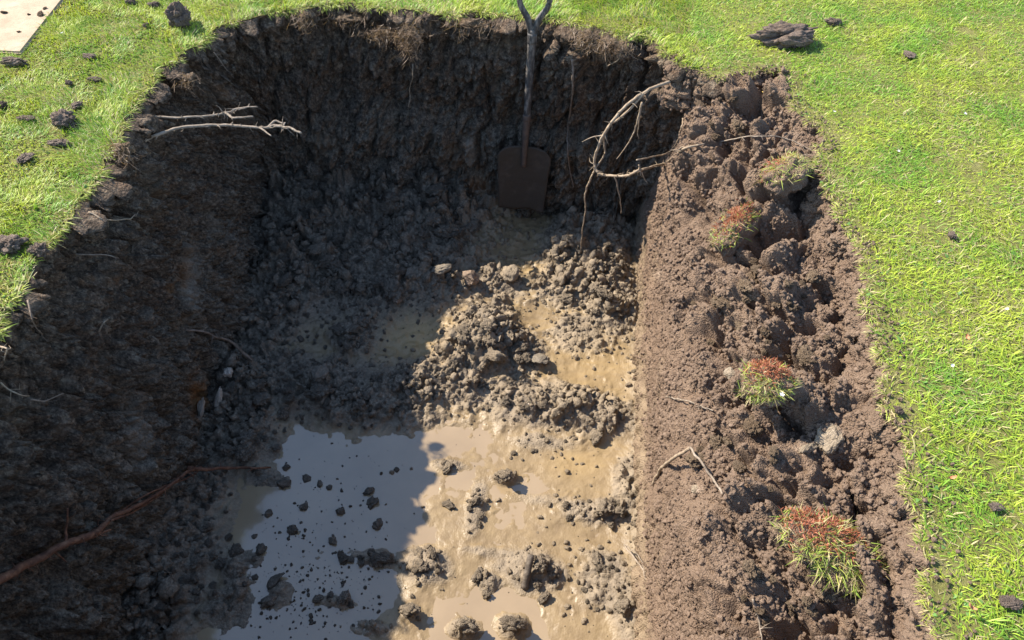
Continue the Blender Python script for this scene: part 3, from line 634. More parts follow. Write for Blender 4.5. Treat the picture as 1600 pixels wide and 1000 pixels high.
# ------------------------------------------------------------------ clods: a few shapes, used for single clods and for crumbs
def ico(sub):
    import bmesh
    bm = bmesh.new(); bmesh.ops.create_icosphere(bm, subdivisions=sub, radius=1)
    V = np.array([v.co[:] for v in bm.verts]); Fc = np.array([[v.index for v in f.verts] for f in bm.faces]); bm.free(); return V, Fc
ICO = {k: ico(k) for k in (2, 3, 4, 5)}
def clod_mesh(name, seed, sub=4, mat=None, lump=0.35, flat=0.75, fine=1.0):
    V, Fc = ICO[sub]; V = V.copy(); o = np.array([seed * 3.7, seed * 1.3, seed * 2.1])
    V = V + 0.25 * np.stack([fbm(V + o + k, 0.8, 2, seed + k) for k in range(3)], 1)
    V /= np.linalg.norm(V, axis=1, keepdims=True)
    g_ = np.random.default_rng(seed); npt = 150
    pts = g_.normal(size=(npt, 3)); pts /= np.linalg.norm(pts, axis=1, keepdims=True)
    rad = 0.11 + 0.34 * g_.random(npt) ** 2.5; hgt = g_.uniform(0.2, 1.0, npt)
    d = np.linalg.norm(V[:, None] - pts[None], axis=2)
    kn = (rad * hgt * np.sqrt(np.maximum(0, 1 - (d / rad) ** 2))).max(1)
    cr = np.maximum(0, 0.16 - np.abs(perlin(V + o, 0.75, seed + 5))) / 0.16
    D = V.copy(); V = V * np.maximum(0.8 + lump * fbm(V + o, 1.0, 2, seed), .35)[:, None]
    for k in range(9):
        n_ = g_.normal(size=3); n_ /= np.linalg.norm(n_); c_ = g_.uniform(0.5, 0.9); q_ = V @ n_
        V -= np.outer(np.maximum(0, q_ - c_) * 0.8, n_)
    V += D * (fine * (0.85 * kn - 0.22 * cr + 0.2 * fbm(D + o, 0.22, 4, seed + 9, .65)) + (1 - fine) * (0.06 * fbm(D + o, 0.3, 4, seed + 3, .6)))[:, None]
    V[:, 2] *= flat
    e = np.random.default_rng(seed + 2).uniform(0.75, 1.25, 2); V[:, :2] *= e
    return mesh_np(name, V, Fc, np.full(len(Fc), 3))
def put_clod(me, mat, p, size, label, cat='clod', group=None, name='soil_clod', sink=0.25, rot=None, sc=(1, 1, 1)):
    o = bpy.data.objects.new(name, me); COL.objects.link(o)
    if not me.materials: me.materials.append(mat)
    o.location = (p[0], p[1], p[2] + size * sc[2] * (0.7 - sink) * 0.8)
    o.rotation_euler = rot if rot is not None else (random.uniform(-.4, .4), random.uniform(-.4, .4), random.uniform(0, 6.28))
    o.scale = (size * sc[0], size * sc[1], size * sc[2])
    o['label'] = label; o['category'] = cat
    if group: o['group'] = group
    return o
def protos(tag, mat, n, sub, **k): 
    r = []
    for i in range(n):
        me = clod_mesh(tag, 100 + i * 13 + sum(map(ord, tag)) % 97, sub, **k); me.materials.append(mat); r.append(me)
    return r
MUD = protos('mud_clod', M['clod_mud'], 7, 5); SHADE_DARK = protos('dark_clod', M['clod_shade_dark'], 7, 5); DRY = protos('dry_clod', M['clod_dry'], 7, 5)

# crumbs: loose grains lying on the soil, geometry nodes instances of a few small clods
proto_col = bpy.data.collections.new('crumb_shapes')
def crumb_set(tag, mat, n=4, sub=3):
    c = bpy.data.collections.new(tag)
    for i in range(n):
        me = clod_mesh(tag, 300 + i * 7 + len(tag), sub, fine=0.7); me.materials.append(mat)
        c.objects.link(bpy.data.objects.new(tag, me))
    return c
def scatter_stuff(name, P, scale, coll, label):
    me = bpy.data.meshes.new(name); me.vertices.add(len(P)); me.vertices.foreach_set('co', np.ascontiguousarray(P, np.float32).ravel())
    a = me.attributes.new('scl', 'FLOAT', 'POINT'); a.data.foreach_set('value', np.ascontiguousarray(scale, np.float32))
    a = me.attributes.new('rot', 'FLOAT_VECTOR', 'POINT'); a.data.foreach_set('vector', np.ascontiguousarray(rng.uniform(0, 6.28, (len(P), 3)), np.float32).ravel())
    o = link(name, me, kind='stuff', label=label)
    g = bpy.data.node_groups.new(name, 'GeometryNodeTree')
    g.interface.new_socket('Geometry', in_out='INPUT', socket_type='NodeSocketGeometry'); g.interface.new_socket('Geometry', in_out='OUTPUT', socket_type='NodeSocketGeometry')
    i = g.nodes.new('NodeGroupInput'); out = g.nodes.new('NodeGroupOutput')
    ci = g.nodes.new('GeometryNodeCollectionInfo'); ci.inputs[0].default_value = coll; ci.inputs[1].default_value = True; ci.inputs[2].default_value = True
    iop = g.nodes.new('GeometryNodeInstanceOnPoints'); iop.inputs['Pick Instance'].default_value = True
    s = g.nodes.new('GeometryNodeInputNamedAttribute'); s.data_type = 'FLOAT'; s.inputs[0].default_value = 'scl'
    r = g.nodes.new('GeometryNodeInputNamedAttribute'); r.data_type = 'FLOAT_VECTOR'; r.inputs[0].default_value = 'rot'
    rv = g.nodes.new('FunctionNodeRandomValue'); rv.data_type = 'INT'; rv.inputs[4].default_value = 0; rv.inputs[5].default_value = 3
    L = g.links.new
    L(i.outputs[0], iop.inputs['Points']); L(ci.outputs[0], iop.inputs['Instance']); L(rv.outputs[2], iop.inputs['Instance Index'])
    L(r.outputs[0], iop.inputs['Rotation']); L(s.outputs[0], iop.inputs['Scale']); L(iop.outputs[0], out.inputs[0])
    m = o.modifiers.new('scatter', 'NODES'); m.node_group = g
    return o
def pick_pts(Pgrid, n, weight):
    Q = Pgrid.reshape(-1, 3); w_ = weight.ravel() / weight.sum(); i = rng.choice(len(Q), n, p=w_)
    return Q[i] + rng.normal(0, 0.0015, (n, 3)) - np.array([0, 0, 0.0015])
dry_c = crumb_set('dry_crumb', M['crumb_dry']); mud_c = crumb_set('mud_crumb', M['crumb_mud']); shade_dark_c = crumb_set('dark_crumb', M['clod_shade_dark'])
bw = np.ones(BANKP.shape[:2]) * sstep(0.1, 0.6, np.linspace(0, 1, BANKP.shape[1]))[None] + 0.13 * sstep(.1, .24, np.linspace(0, 1, BANKP.shape[1]))[None] + .02
bw *= in_poly(BANKP[..., 0].ravel(), BANKP[..., 1].ravel(), HOLE).reshape(bw.shape)
bw *= 0.18 + sstep(-.25, .3, fbm(BANKP.reshape(-1, 3), .16, 3, 301)).reshape(bw.shape)
scatter_stuff('bank_crumbs', pick_pts(BANKP, 46000, bw), 0.0017 + 0.0085 * rng.random(46000) ** 3.6, dry_c, 'loose dry soil crumbs on the sunlit bank')
i_ = rng.integers(0, 519, 3600); p = HOLE[i_]; p = p[p[:, 0] > .3]; p = p + np.c_[np.abs(rng.normal(0, .035, len(p))), rng.normal(0, .02, len(p))]
scatter_stuff('lawn_crumbs', np.c_[p, rng.uniform(.001, .012, len(p))], 0.0014 + 0.005 * rng.random(len(p)) ** 4, dry_c, 'soil crumbs spilled into the grass beside the bank')
scatter_stuff('edge_crumbs', pick_pts(EDGEP, 7000, np.ones(EDGEP.shape[:2])), 0.0018 + 0.008 * rng.random(7000) ** 3, dry_c, 'soil crumbs clinging to the cut turf edge beside the bank')
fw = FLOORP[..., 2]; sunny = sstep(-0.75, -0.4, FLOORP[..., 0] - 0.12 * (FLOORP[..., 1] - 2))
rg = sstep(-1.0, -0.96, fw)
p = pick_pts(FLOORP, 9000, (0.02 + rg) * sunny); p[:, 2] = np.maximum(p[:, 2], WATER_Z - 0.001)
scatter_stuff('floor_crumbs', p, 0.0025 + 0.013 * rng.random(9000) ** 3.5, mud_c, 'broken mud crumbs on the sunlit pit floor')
p = pick_pts(FLOORP, 8000, (0.012 + rg) * (1 - sunny)); p[:, 2] = np.maximum(p[:, 2], WATER_Z - 0.001)  # crumbs out of the sun get the colour with shade painted in
scatter_stuff('floor_crumbs', p, 0.0025 + 0.014 * rng.random(8000) ** 3.5, shade_dark_c, 'wet mud crumbs on the shaded pit floor, coloured darker for the shade')
n_ = 520; q_ = rng.normal(0, 1, (n_, 2)) * np.array([60, 75]) + np.array([490, 850]); kq = rng.random(n_) < .5; q_[kq] = rng.normal(0, 1, (kq.sum(), 2)) * np.array([75, 32]) + np.array([480, 930])
p = np.array([at_z(x, y, WATER_Z) for x, y in q_]); p = p[floor_z(p[:, 0], p[:, 1]) < WATER_Z + .003]
scatter_stuff('puddle_specks', p, 0.0015 + 0.007 * rng.random(len(p)) ** 2.5, shade_dark_c, 'dark specks of mud floating in the shaded puddle')
# ------------------------------------------------------------------ points on the built surfaces under a pixel
PPB, PPF, PPW = project(BANKP), project(FLOORP), project(WALLP)
PPB[~in_poly(BANKP[..., 0].ravel(), BANKP[..., 1].ravel(), HOLE).reshape(PPB.shape[:2])] = 1e6
def _on(P, pp, x, y):
    d = (pp[..., 0] - x) ** 2 + (pp[..., 1] - y) ** 2; i = np.argsort(d.ravel())[:6]
    q = P.reshape(-1, 3)[i]; return q[np.argmin(np.linalg.norm(q - CP, axis=1))]
def on_bank(x, y, lift=0.0): p = _on(BANKP, PPB, x, y); return p + (CP - p) / np.linalg.norm(CP - p) * lift
def on_floor(x, y, lift=0.0):
    p = _on(FLOORP, PPF, x, y); p = at_z(x, y, max(p[2], WATER_Z)); return p + np.array([0, 0, lift])
def on_wall(x, y, lift=0.0): p = _on(WALLP, PPW, x, y); return p + (CP - p) / np.linalg.norm(CP - p) * lift
def on_any(x, y, lift=0.0):
    p, q = on_wall(x, y), on_floor(x, y); p = p if np.linalg.norm(p - CP) < np.linalg.norm(q - CP) else q; return p + (CP - p) / np.linalg.norm(CP - p) * lift
def lawn(x, y, lift=0.0): return at_z(x, y, lift)

# ------------------------------------------------------------------ roots and twigs: one mesh along each strand
def tube_mesh(name, pts, r0, r1, n=None, seg=8, wob=0.0, seed=0, knob=0.12):
    pts = np.asarray(pts, float); ln = np.linalg.norm(np.diff(pts, axis=0), axis=1).sum()
    n = n or int(np.clip(ln / 0.008, 10, 160))
    c = catmull(pts, n); t = np.linspace(0, 1, n)
    if wob: c = c + wob * np.stack([fbm(np.c_[t * ln, 0 * t + k, 0 * t + seed], 0.05, 3, seed + k) for k in range(3)], 1) * np.sin(np.pi * np.clip(t * 6, 0, .5))[:, None]
    r = (r0 * (1 - t) + r1 * t) * (1 + knob * 1.6 * perlin(np.c_[t * ln, 0 * t, 0 * t + seed], 0.02, seed))
    tg = np.gradient(c, axis=0); tg /= np.linalg.norm(tg, axis=1, keepdims=True) + 1e-9
    a = np.cross(tg, np.tile([0.21, 0.13, 0.97], (n, 1))); a /= np.linalg.norm(a, axis=1, keepdims=True) + 1e-9; b = np.cross(tg, a)
    th = np.arange(seg) * 2 * math.pi / seg
    V = c[:, None] + r[:, None, None] * (a[:, None] * np.cos(th)[None, :, None] + b[:, None] * np.sin(th)[None, :, None])
    V *= 1.0
    i = np.arange(n * seg).reshape(n, seg); j = np.roll(i, -1, 1)
    q = np.stack([i[:-1], j[:-1], j[1:], i[1:]], -1).reshape(-1, 4)
    V = V.reshape(-1, 3); V = np.vstack([V, c[0], c[-1]]); m = n * seg
    caps = [(m, j[0, k], i[0, k]) for k in range(seg)] + [(m + 1, i[-1, k], j[-1, k]) for k in range(seg)]
    return np.asarray(V), np.r_[q.ravel(), np.array(caps).ravel()], np.r_[np.full(len(q), 4), np.full(len(caps), 3)]
def root(name, label, cat, main, r0, r1, mat, subs=(), group=None, part='rootlet', wob=0.004, seed=1, hairs=0):
    main = np.asarray(main, float); o0 = main[0]
    V, F, Z = tube_mesh(name, main, r0, r1, wob=wob, seed=seed)
    if hairs:       # short broken side hairs, one skin with the root
        c = catmull(main, 200); hr = np.random.default_rng(seed)
        for k in range(hairs):
            p = c[hr.integers(20, 195)]; dv = hr.normal(size=3) * np.array([1, 1, .7]); dv /= np.linalg.norm(dv); L = hr.uniform(0.012, 0.04)
            v2, f2, z2 = tube_mesh('h', [p, p + dv * L * .5 + hr.normal(0, .003, 3), p + dv * L + hr.normal(0, .008, 3)], r1 * .55 + .0004, 0.0004, n=7, seg=4, seed=k)
            F = np.r_[F, f2 + len(V)]; Z = np.r_[Z, z2]; V = np.vstack([V, v2])
    o = link(name, mesh_np(name, V - o0, F, Z), mat, label=label, cat=cat, group=group, loc=o0)
    for k, (pts, a, b) in enumerate(subs):
        v, f, z = tube_mesh(part, pts, a, b, wob=wob, seed=seed * 7 + k)
        link(part, mesh_np(part, v - o0, f, z), mat, parent=o)
    return o
Y0 = 2.52
def hang(*pts, y=Y0): return [at_y(px, py, y + (0 if len(q) == 0 else q[0])) for px, py, *q in pts]
root('root', 'long looped pale root hanging out of the far right corner and back into the bank', 'root',
     [at_y(1046, 128, 2.60)] + hang((1016, 140, 0.02), (985, 160, -.02), (958, 188, -.05), (938, 222, -.06), (929, 250, -.06), (933, 268, -.08), (948, 274, -.1), (975, 275, -.14), (1000, 266, -.18)) + [on_bank(1030, 246, 0.02), on_bank(1062, 236, 0.012), on_bank(1090, 230, 0.002)], 0.0062, 0.0045, M['root_pale'],
     [(hang((1005, 146, 0), (975, 178, -.03), (952, 196, -.04), (943, 216, -.05), (945, 238, -.05), (936, 256, -.06), (931, 262, -.07)), 0.005, 0.003),
      (hang((1003, 160, 0), (997, 186, 0), (992, 202, 0), (980, 226, 0), (964, 248, 0)), 0.0045, 0.0015),
      (hang((1001, 166, .01), (998, 192, .01), (996, 206, .01), (998, 217, .01)), 0.003, 0.001),
      (hang((945, 210, -.05), (926, 214, -.05), (908, 221, -.05)), 0.003, 0.001),
      (hang((930, 258, -.06), (924, 278, -.06), (915, 300, -.06), (914, 330, -.06), (909, 372, -.06), (908, 395, -.06)), 0.0048, 0.0015),
      (hang((960, 275, -.12), (966, 298, -.12), (970, 318, -.12), (970, 334, -.12)), 0.0035, 0.0012),
      (hang((998, 258, -.18), (1006, 278, -.16), (1012, 286, -.16)), 0.003, 0.001),
      ([*hang((995, 250, -.18)), on_bank(1020, 222, .03), on_bank(1045, 200, .015), on_bank(1056, 184, 0)], 0.003, 0.002)], seed=3, hairs=60)
root('twig', 'upper of the two pale forked twigs sticking out from the left wall', 'twig', [at_z(x, y, -.05) for x, y in [(190, 184), (232, 182), (290, 184), (330, 180), (352, 176), (372, 170), (402, 166)]], 0.0042, 0.003, M['root_grey'],
     [([at_z(x, y, -.05) for x, y in [(352, 177), (368, 184), (396, 182)]], 0.0045, 0.003), ([at_z(x, y, -.05) for x, y in [(372, 171), (386, 168), (390, 163)]], 0.003, 0.0015), ([at_z(x, y, -.05) for x, y in [(333, 180), (334, 174)]], 0.003, 0.0015), ([at_z(x, y, -.05) for x, y in [(360, 180), (363, 188)]], 0.0025, 0.0012)], part='branch', seed=5, hairs=26)
root('twig', 'lower and thicker of the two pale forked twigs sticking out from the left wall', 'twig', [at_z(x, y, -.06) for x, y in [(205, 232), (225, 220), (242, 212), (272, 202), (320, 197), (370, 196), (410, 199), (432, 196), (452, 201), (471, 208)]], 0.0062, 0.004, M['root_grey'],
     [([at_z(x, y, -.06) for x, y in [(405, 199), (414, 205), (424, 212)]], 0.004, 0.002), ([at_z(x, y, -.06) for x, y in [(420, 198), (430, 190), (444, 193)]], 0.005, 0.003), ([at_z(x, y, -.06) for x, y in [(428, 198), (440, 198), (446, 192)]], 0.004, 0.002), ([at_z(x, y, -.06) for x, y in [(360, 196), (364, 190)]], 0.003, 0.001)], part='branch', seed=6, hairs=34)
root('root', 'thick rust-red root running across the lower left wall', 'root', [on_wall(x, y, l) for x, y, l in [(-60, 950, .02), (0, 912, .04), (50, 878, .045), (100, 852, .05), (150, 832, .05), (180, 810, .045), (240, 776, .05), (290, 742, .055), (312, 730, .05)]], 0.0135, 0.004, M['root_red'],
     [([on_wall(x, y, l) for x, y, l in [(140, 838, .06), (190, 800, .05), (240, 770, .055), (300, 744, .05), (314, 728, .045)]], 0.004, 0.0015), ([on_wall(x, y, l) for x, y, l in [(102, 850, .05), (104, 825, .055), (109, 796, .05)]], 0.005, 0.002), ([on_wall(x, y, l) for x, y, l in [(120, 845, .05), (150, 838, .06), (172, 828, .05)]], 0.006, 0.003), ([on_wall(x, y, l) for x, y, l in [(80, 862, .05), (95, 872, .045), (104, 884, .03)]], 0.004, 0.0015), ([on_wall(x, y, l) for x, y, l in [(175, 812, .045), (210, 798, .05), (250, 775, .04), (262, 760, .03)]], 0.004, 0.0015)], seed=7, hairs=40)
root('root', 'thin dark red root lying towards the puddle below the left wall', 'root', [on_floor(300, 742, .05), on_floor(330, 742, .04), on_floor(365, 738, .03), on_floor(400, 735, .015), on_floor(424, 731, .004)], 0.008, 0.003, M['root_red'], seed=8, hairs=5)
root('twig', 'bent grey-brown twig leaning out of the left wall above the mud', 'twig', [on_wall(292, 514, .03), on_wall(320, 519, .05)] + [on_wall(338, 528, .08), on_floor(366, 548, .06), on_floor(397, 569, .02)], 0.004, 0.0055, M['root_dark'], seed=9, hairs=4)
for k, (lab, pts) in enumerate([('thin curved pale rootlet high on the left wall', [(140, 332), (158, 342), (182, 345), (200, 342), (213, 333)]),
                                ('thin straight brown rootlet on the left wall below the curved one', [(118, 398), (150, 397), (172, 400), (188, 405)]),
                                ('short pale rootlet in the middle of the left wall', [(155, 519), (163, 508), (169, 496)]),
                                ('wispy rootlet hanging from the turf at the left edge', [(40, 466), (50, 490), (52, 510), (72, 524)]),
                                ('forked pale rootlet low at the left edge of the wall', [(0, 596), (16, 608), (32, 618), (46, 616)]),
                                ('faint rootlet beside the forked one on the left wall', [(48, 622), (74, 622), (100, 614)]),
                                ('pale twig tip poking out under the left turf', [(0, 540), (10, 548), (6, 566)]),
                                ('thin rootlet under the large lawn clod on the left wall', [(330, 80), (345, 96), (356, 112)]),
                                ('short rootlet just under the lower pale twig', [(170, 280), (185, 275), (200, 268)])]):
    root('rootlet', lab, 'root', [on_wall(x, y, .012 + .012 * math.sin(3.1 * i / (len(pts) - 1))) for i, (x, y) in enumerate(pts)], 0.0028, 0.0014, M['root_pale'] if k in (0, 2, 4, 6) else M['root_dark'], seed=20 + k, hairs=3)
root('root', 'long thin root hanging down the far wall right of the spade', 'root', [on_wall(x, y, .03) for x, y in [(892, 90), (898, 130), (895, 165), (889, 200), (889, 235), (893, 262), (897, 292)]], 0.005, 0.003, M['root_dark'], seed=31, hairs=8)
root('root', 'thin bent root dangling below the shaggy root clump on the far wall', 'root', [on_wall(x, y, .035) for x, y in [(643, 100), (644, 118), (638, 138), (640, 152), (641, 166)]], 0.003, 0.0015, M['root_pale'], seed=32)
root('root', 'curved white root under the turf near the far right corner', 'root', [on_wall(x, y, .04) for x, y in [(968, 82), (966, 96), (952, 102), (946, 100)]], 0.003, 0.0015, M['root_pale'], [([on_wall(956, 102, .04), on_wall(949, 90, .04), on_wall(952, 82, .03)], .002, .001)], seed=33)
apex = on_bank(1074, 700, 0.10)
root('twig', 'thicker left twig of the two leaning together on the bank', 'twig', [on_bank(1020, 756, .004), on_bank(1028, 738, .02), on_bank(1045, 720, .05), apex], 0.0052, 0.005, M['root_pale'], seed=34)
root('twig', 'thin straight right twig of the two leaning together on the bank', 'twig', [apex + np.array([.003, 0, .006]), on_bank(1092, 722, .07), on_bank(1112, 748, .035), on_bank(1129, 770, .003)], 0.0034, 0.003, M['root_grey'], seed=35)
root('twig', 'pale stalk leaning at the foot of the bank near the bottom', 'twig', [on_floor(974, 858, .03), on_bank(1000, 884, .015), on_bank(1010, 905, .004)], 0.0035, 0.0025, M['root_grey'], [([on_floor(978, 860, .035), on_bank(1000, 872, .02), on_bank(1006, 896, .008)], .002, .0015)], part='branch', seed=36)
for k, (lab, pts) in enumerate([('long dry root lying across the top of the bank', [(1090, 229), (1130, 220), (1180, 212), (1230, 216), (1285, 238)]), ('wispy dry root beside the long one on top of the bank', [(1200, 232), (1240, 242), (1290, 246)]),
                                ('bent dry stem lying on the lower bank', [(1175, 935), (1185, 962), (1192, 1000)]), ('thin stem lying on the bank left of the middle turf clump', [(1040, 620), (1080, 628), (1112, 640)])]):
    root('root', lab, 'root', [on_bank(x, y, .01) for x, y in pts], 0.0026, 0.0016, M['root_grey'], seed=40 + k, hairs=8)

# shaggy clumps of roots and soil hanging under the turf of the far wall
def root_clump(x, y, w_, h_, n, label, col=(0.21, 0.142, 0.09), on=on_wall, clod=0.8):
    p = on(x, y, 0.09 if x > 300 else .06); o = link('root_clump', None, label=label, cat='roots', group=None, loc=p)
    q = rng.normal(0, 1, (n, 3)) * np.array([w_, 0.015, h_ * 0.45]); q[:, 2] += h_ * 0.2
    up = np.tile([0, -0.25, -1.0], (n, 1)) + rng.normal(0, .5, (n, 3)); up /= np.linalg.norm(up, axis=1, keepdims=True)
    lean = np.c_[rng.normal(0, .8, n), rng.normal(-.2, .5, n), rng.normal(0, .3, n)]
    C = np.array(col) * rng.uniform(0.45, 1.25, (n, 1))
    link('root_hair', blade_mesh('root_hair', q, up, lean, rng.uniform(0.012, 0.05, n), rng.uniform(0.0012, 0.0028, n), C), M['blade'], parent=o, kind='stuff')
    if clod:
        c = link('soil_lump', clod_mesh('soil_lump', int(x), 4, lump=0.5), M['clod_dry'], parent=o); c.scale = (w_ * 1.3 * clod, 0.03, h_ * 0.7 * clod); c.location = (0, 0.03, 0)
for x, y, w_, h_, n, lab in [(600, 56, .045, .035, 420, 'sunlit ochre tuft of roots and soil under the far turf'), (640, 70, .03, .09, 620, 'long shaggy column of roots and soil hanging from the far turf'), (474, 36, .02, .05, 160, 'small brown root tuft at the left end of the far wall'),
                              (915, 62, .03, .05, 420, 'brown root tuft right of the spade handle'), (950, 72, .05, .05, 620, 'wide reddish root fringe by the far right corner'), (735, 45, .06, .05, 160, 'thin root fringe left of the spade handle'), (540, 30, .05, .03, 160, 'dark root fringe left of the ochre tuft'),
                              (292, 128, .02, .03, 120, 'small sunlit brown tuft below the left turf corner'), (188, 238, .025, .045, 140, 'brown crumbly tuft on the left edge of the pit')]:
    root_clump(x, y, w_, h_, n, lab)

# ------------------------------------------------------------------ spade standing against the far wall
def make_spade():
    pb = at_y(814, 326, 2.80); pt = at_y(833, 42, 2.90)
    o = link('spade', None, label='old square spade with a split handle standing against the shaded far wall', cat='spade', loc=pb)
    ax = pt - pb; Ls = np.linalg.norm(ax); ax /= Ls; wx_ = np.array([1, 0.02, 0]); wx_ -= ax * (wx_ @ ax); wx_ /= np.linalg.norm(wx_); nn = np.cross(wx_, ax); nn *= np.sign(nn @ (CP - pb))
    def W(u, v, d=0): return wx_ * u + ax * v + nn * d
    # blade: dished plate with rounded shoulders and a worn edge
    hb = 0.345; nx, ny = 23, 27; front = np.zeros((nx, ny, 3)); back = front.copy()
    for i in range(nx):
        for j in range(ny):
            s_, t_ = i / (nx - 1) * 2 - 1, j / (ny - 1)
            hw = 0.108 + 0.014 * t_
            top = hb - 0.035 * abs(s_) ** 6 - 0.012 * s_ * s_
            v = t_ * top + (0.006 * math.sin(5 * s_) * (1 - t_)); dd = 0.016 * (s_ * s_) + 0.012 * t_ * t_
            front[i, j] = W(s_ * hw, v, dd + .0015); back[i, j] = W(s_ * hw, v, dd - .0015)
    idx = np.arange(nx * ny).reshape(nx, ny); q = np.stack([idx[:-1, :-1], idx[1:, :-1], idx[1:, 1:], idx[:-1, 1:]], -1).reshape(-1, 4)
    ring = np.r_[idx[:, 0], idx[-1, 1:], idx[-2::-1, -1], idx[0, -2:0:-1]]; r2 = np.roll(ring, -1); N_ = nx * ny
    side = np.stack([ring, ring + N_, r2 + N_, r2], -1)
    allq = np.vstack([q, q[:, ::-1] + N_, side])
    bm_ = NB('rusty_steel'); n_ = bm_.noise(22, 7, .65)
    hp_ = bm_.noise(9, 6, .7); bm_.col(bm_.mix(bm_.maprange(hp_, .48, .6), (.05, .037, .025), bm_.ramp(n_, [(0.3, (0.035, 0.026, 0.019)), (0.5, (0.062, 0.046, 0.033)), (0.72, (0.10, 0.075, 0.054))]))); bm_.rough(0.75); bm_.spec(.35); bm_.bump(bm_.math('ADD', bm_.noise(120, 6, .7), bm_.math('MULTIPLY', hp_, -4.0)), .003, .9)
    link('blade', mesh_np('blade', np.vstack([front.reshape(-1, 3), back.reshape(-1, 3)]), allq, np.full(len(allq), 4)), bm_.m, parent=o)
    # forged socket up the shaft
    v, f, z = tube_mesh('socket', [W(0, hb - .10, .016), W(0, hb, .022), W(0, hb + .05, .024), W(0, hb + .14, .024)], 0.011, 0.018, seg=14, knob=.03, seed=2)
    sk = NB('socket_steel'); sk.col(sk.ramp(sk.noise(40, 6, .7), [(.3, (.05, .034, .025)), (.7, (.11, .07, .048))])); sk.rough(.7); sk.bump(sk.noise(150, 5), .0015, .7)
    link('socket', mesh_np('socket', v, f, z), sk.m, parent=o)
    sh = NB('flaking_shaft'); n_ = sh.noise(38, 8, .75); tc = sh.n('ShaderNodeMapping'); tc.inputs['Scale'].default_value = (1, 1, .3); sh.l(sh.co, tc.inputs[0])
    n2 = sh.noise(70, 6, .7, vec=tc.outputs[0])
    sh.col(sh.mix(sh.maprange(n2, .46, .58), (.035, .03, .026), sh.ramp(n_, [(.3, (.08, .066, .052)), (.7, (.21, .18, .15))]))); sh.rough(.6); sh.bump(n2, .0025, .9)
    v, f, z = tube_mesh('shaft', [W(0, hb + .10, .024), W(.001, hb + .35, .026), W(0, Ls - .30, .026), W(0, Ls, .026)], 0.0158, 0.0172, n=90, seg=14, knob=.03, seed=4)
    link('shaft', mesh_np('shaft', v, f, z), sh.m, parent=o)
    v, f, z = tube_mesh('collar', [W(0, hb + .135, .025), W(0, hb + .16, .025)], .019, .0185, n=6, seg=14, knob=0); link('collar', mesh_np('collar', v, f, z), sk.m, parent=o)
    v, f, z = tube_mesh('collar', [W(0, Ls - .055, .026), W(0, Ls - .015, .026)], .0195, .0205, n=6, seg=14, knob=0); link('collar', mesh_np('collar', v, f, z), sh.m, parent=o)
    for sg in (-1, 1):
        v, f, z = tube_mesh('yoke_arm', [W(0, Ls - .03, .026), W(sg * .022, Ls + .04, .026), W(sg * .055, Ls + .095, .026), W(sg * .062, Ls + .15, .026)], .0145, .0105, n=30, seg=12, knob=.04, seed=6); link('yoke_arm', mesh_np('yoke_arm', v, f, z), sh.m, parent=o)
    v, f, z = tube_mesh('grip', [W(-.072, Ls + .15, .026), W(0, Ls + .153, .026), W(.072, Ls + .15, .026)], .0145, .0145, n=20, seg=14, knob=.03); link('grip', mesh_np('grip', v, f, z), M['bark'], parent=o)
make_spade()

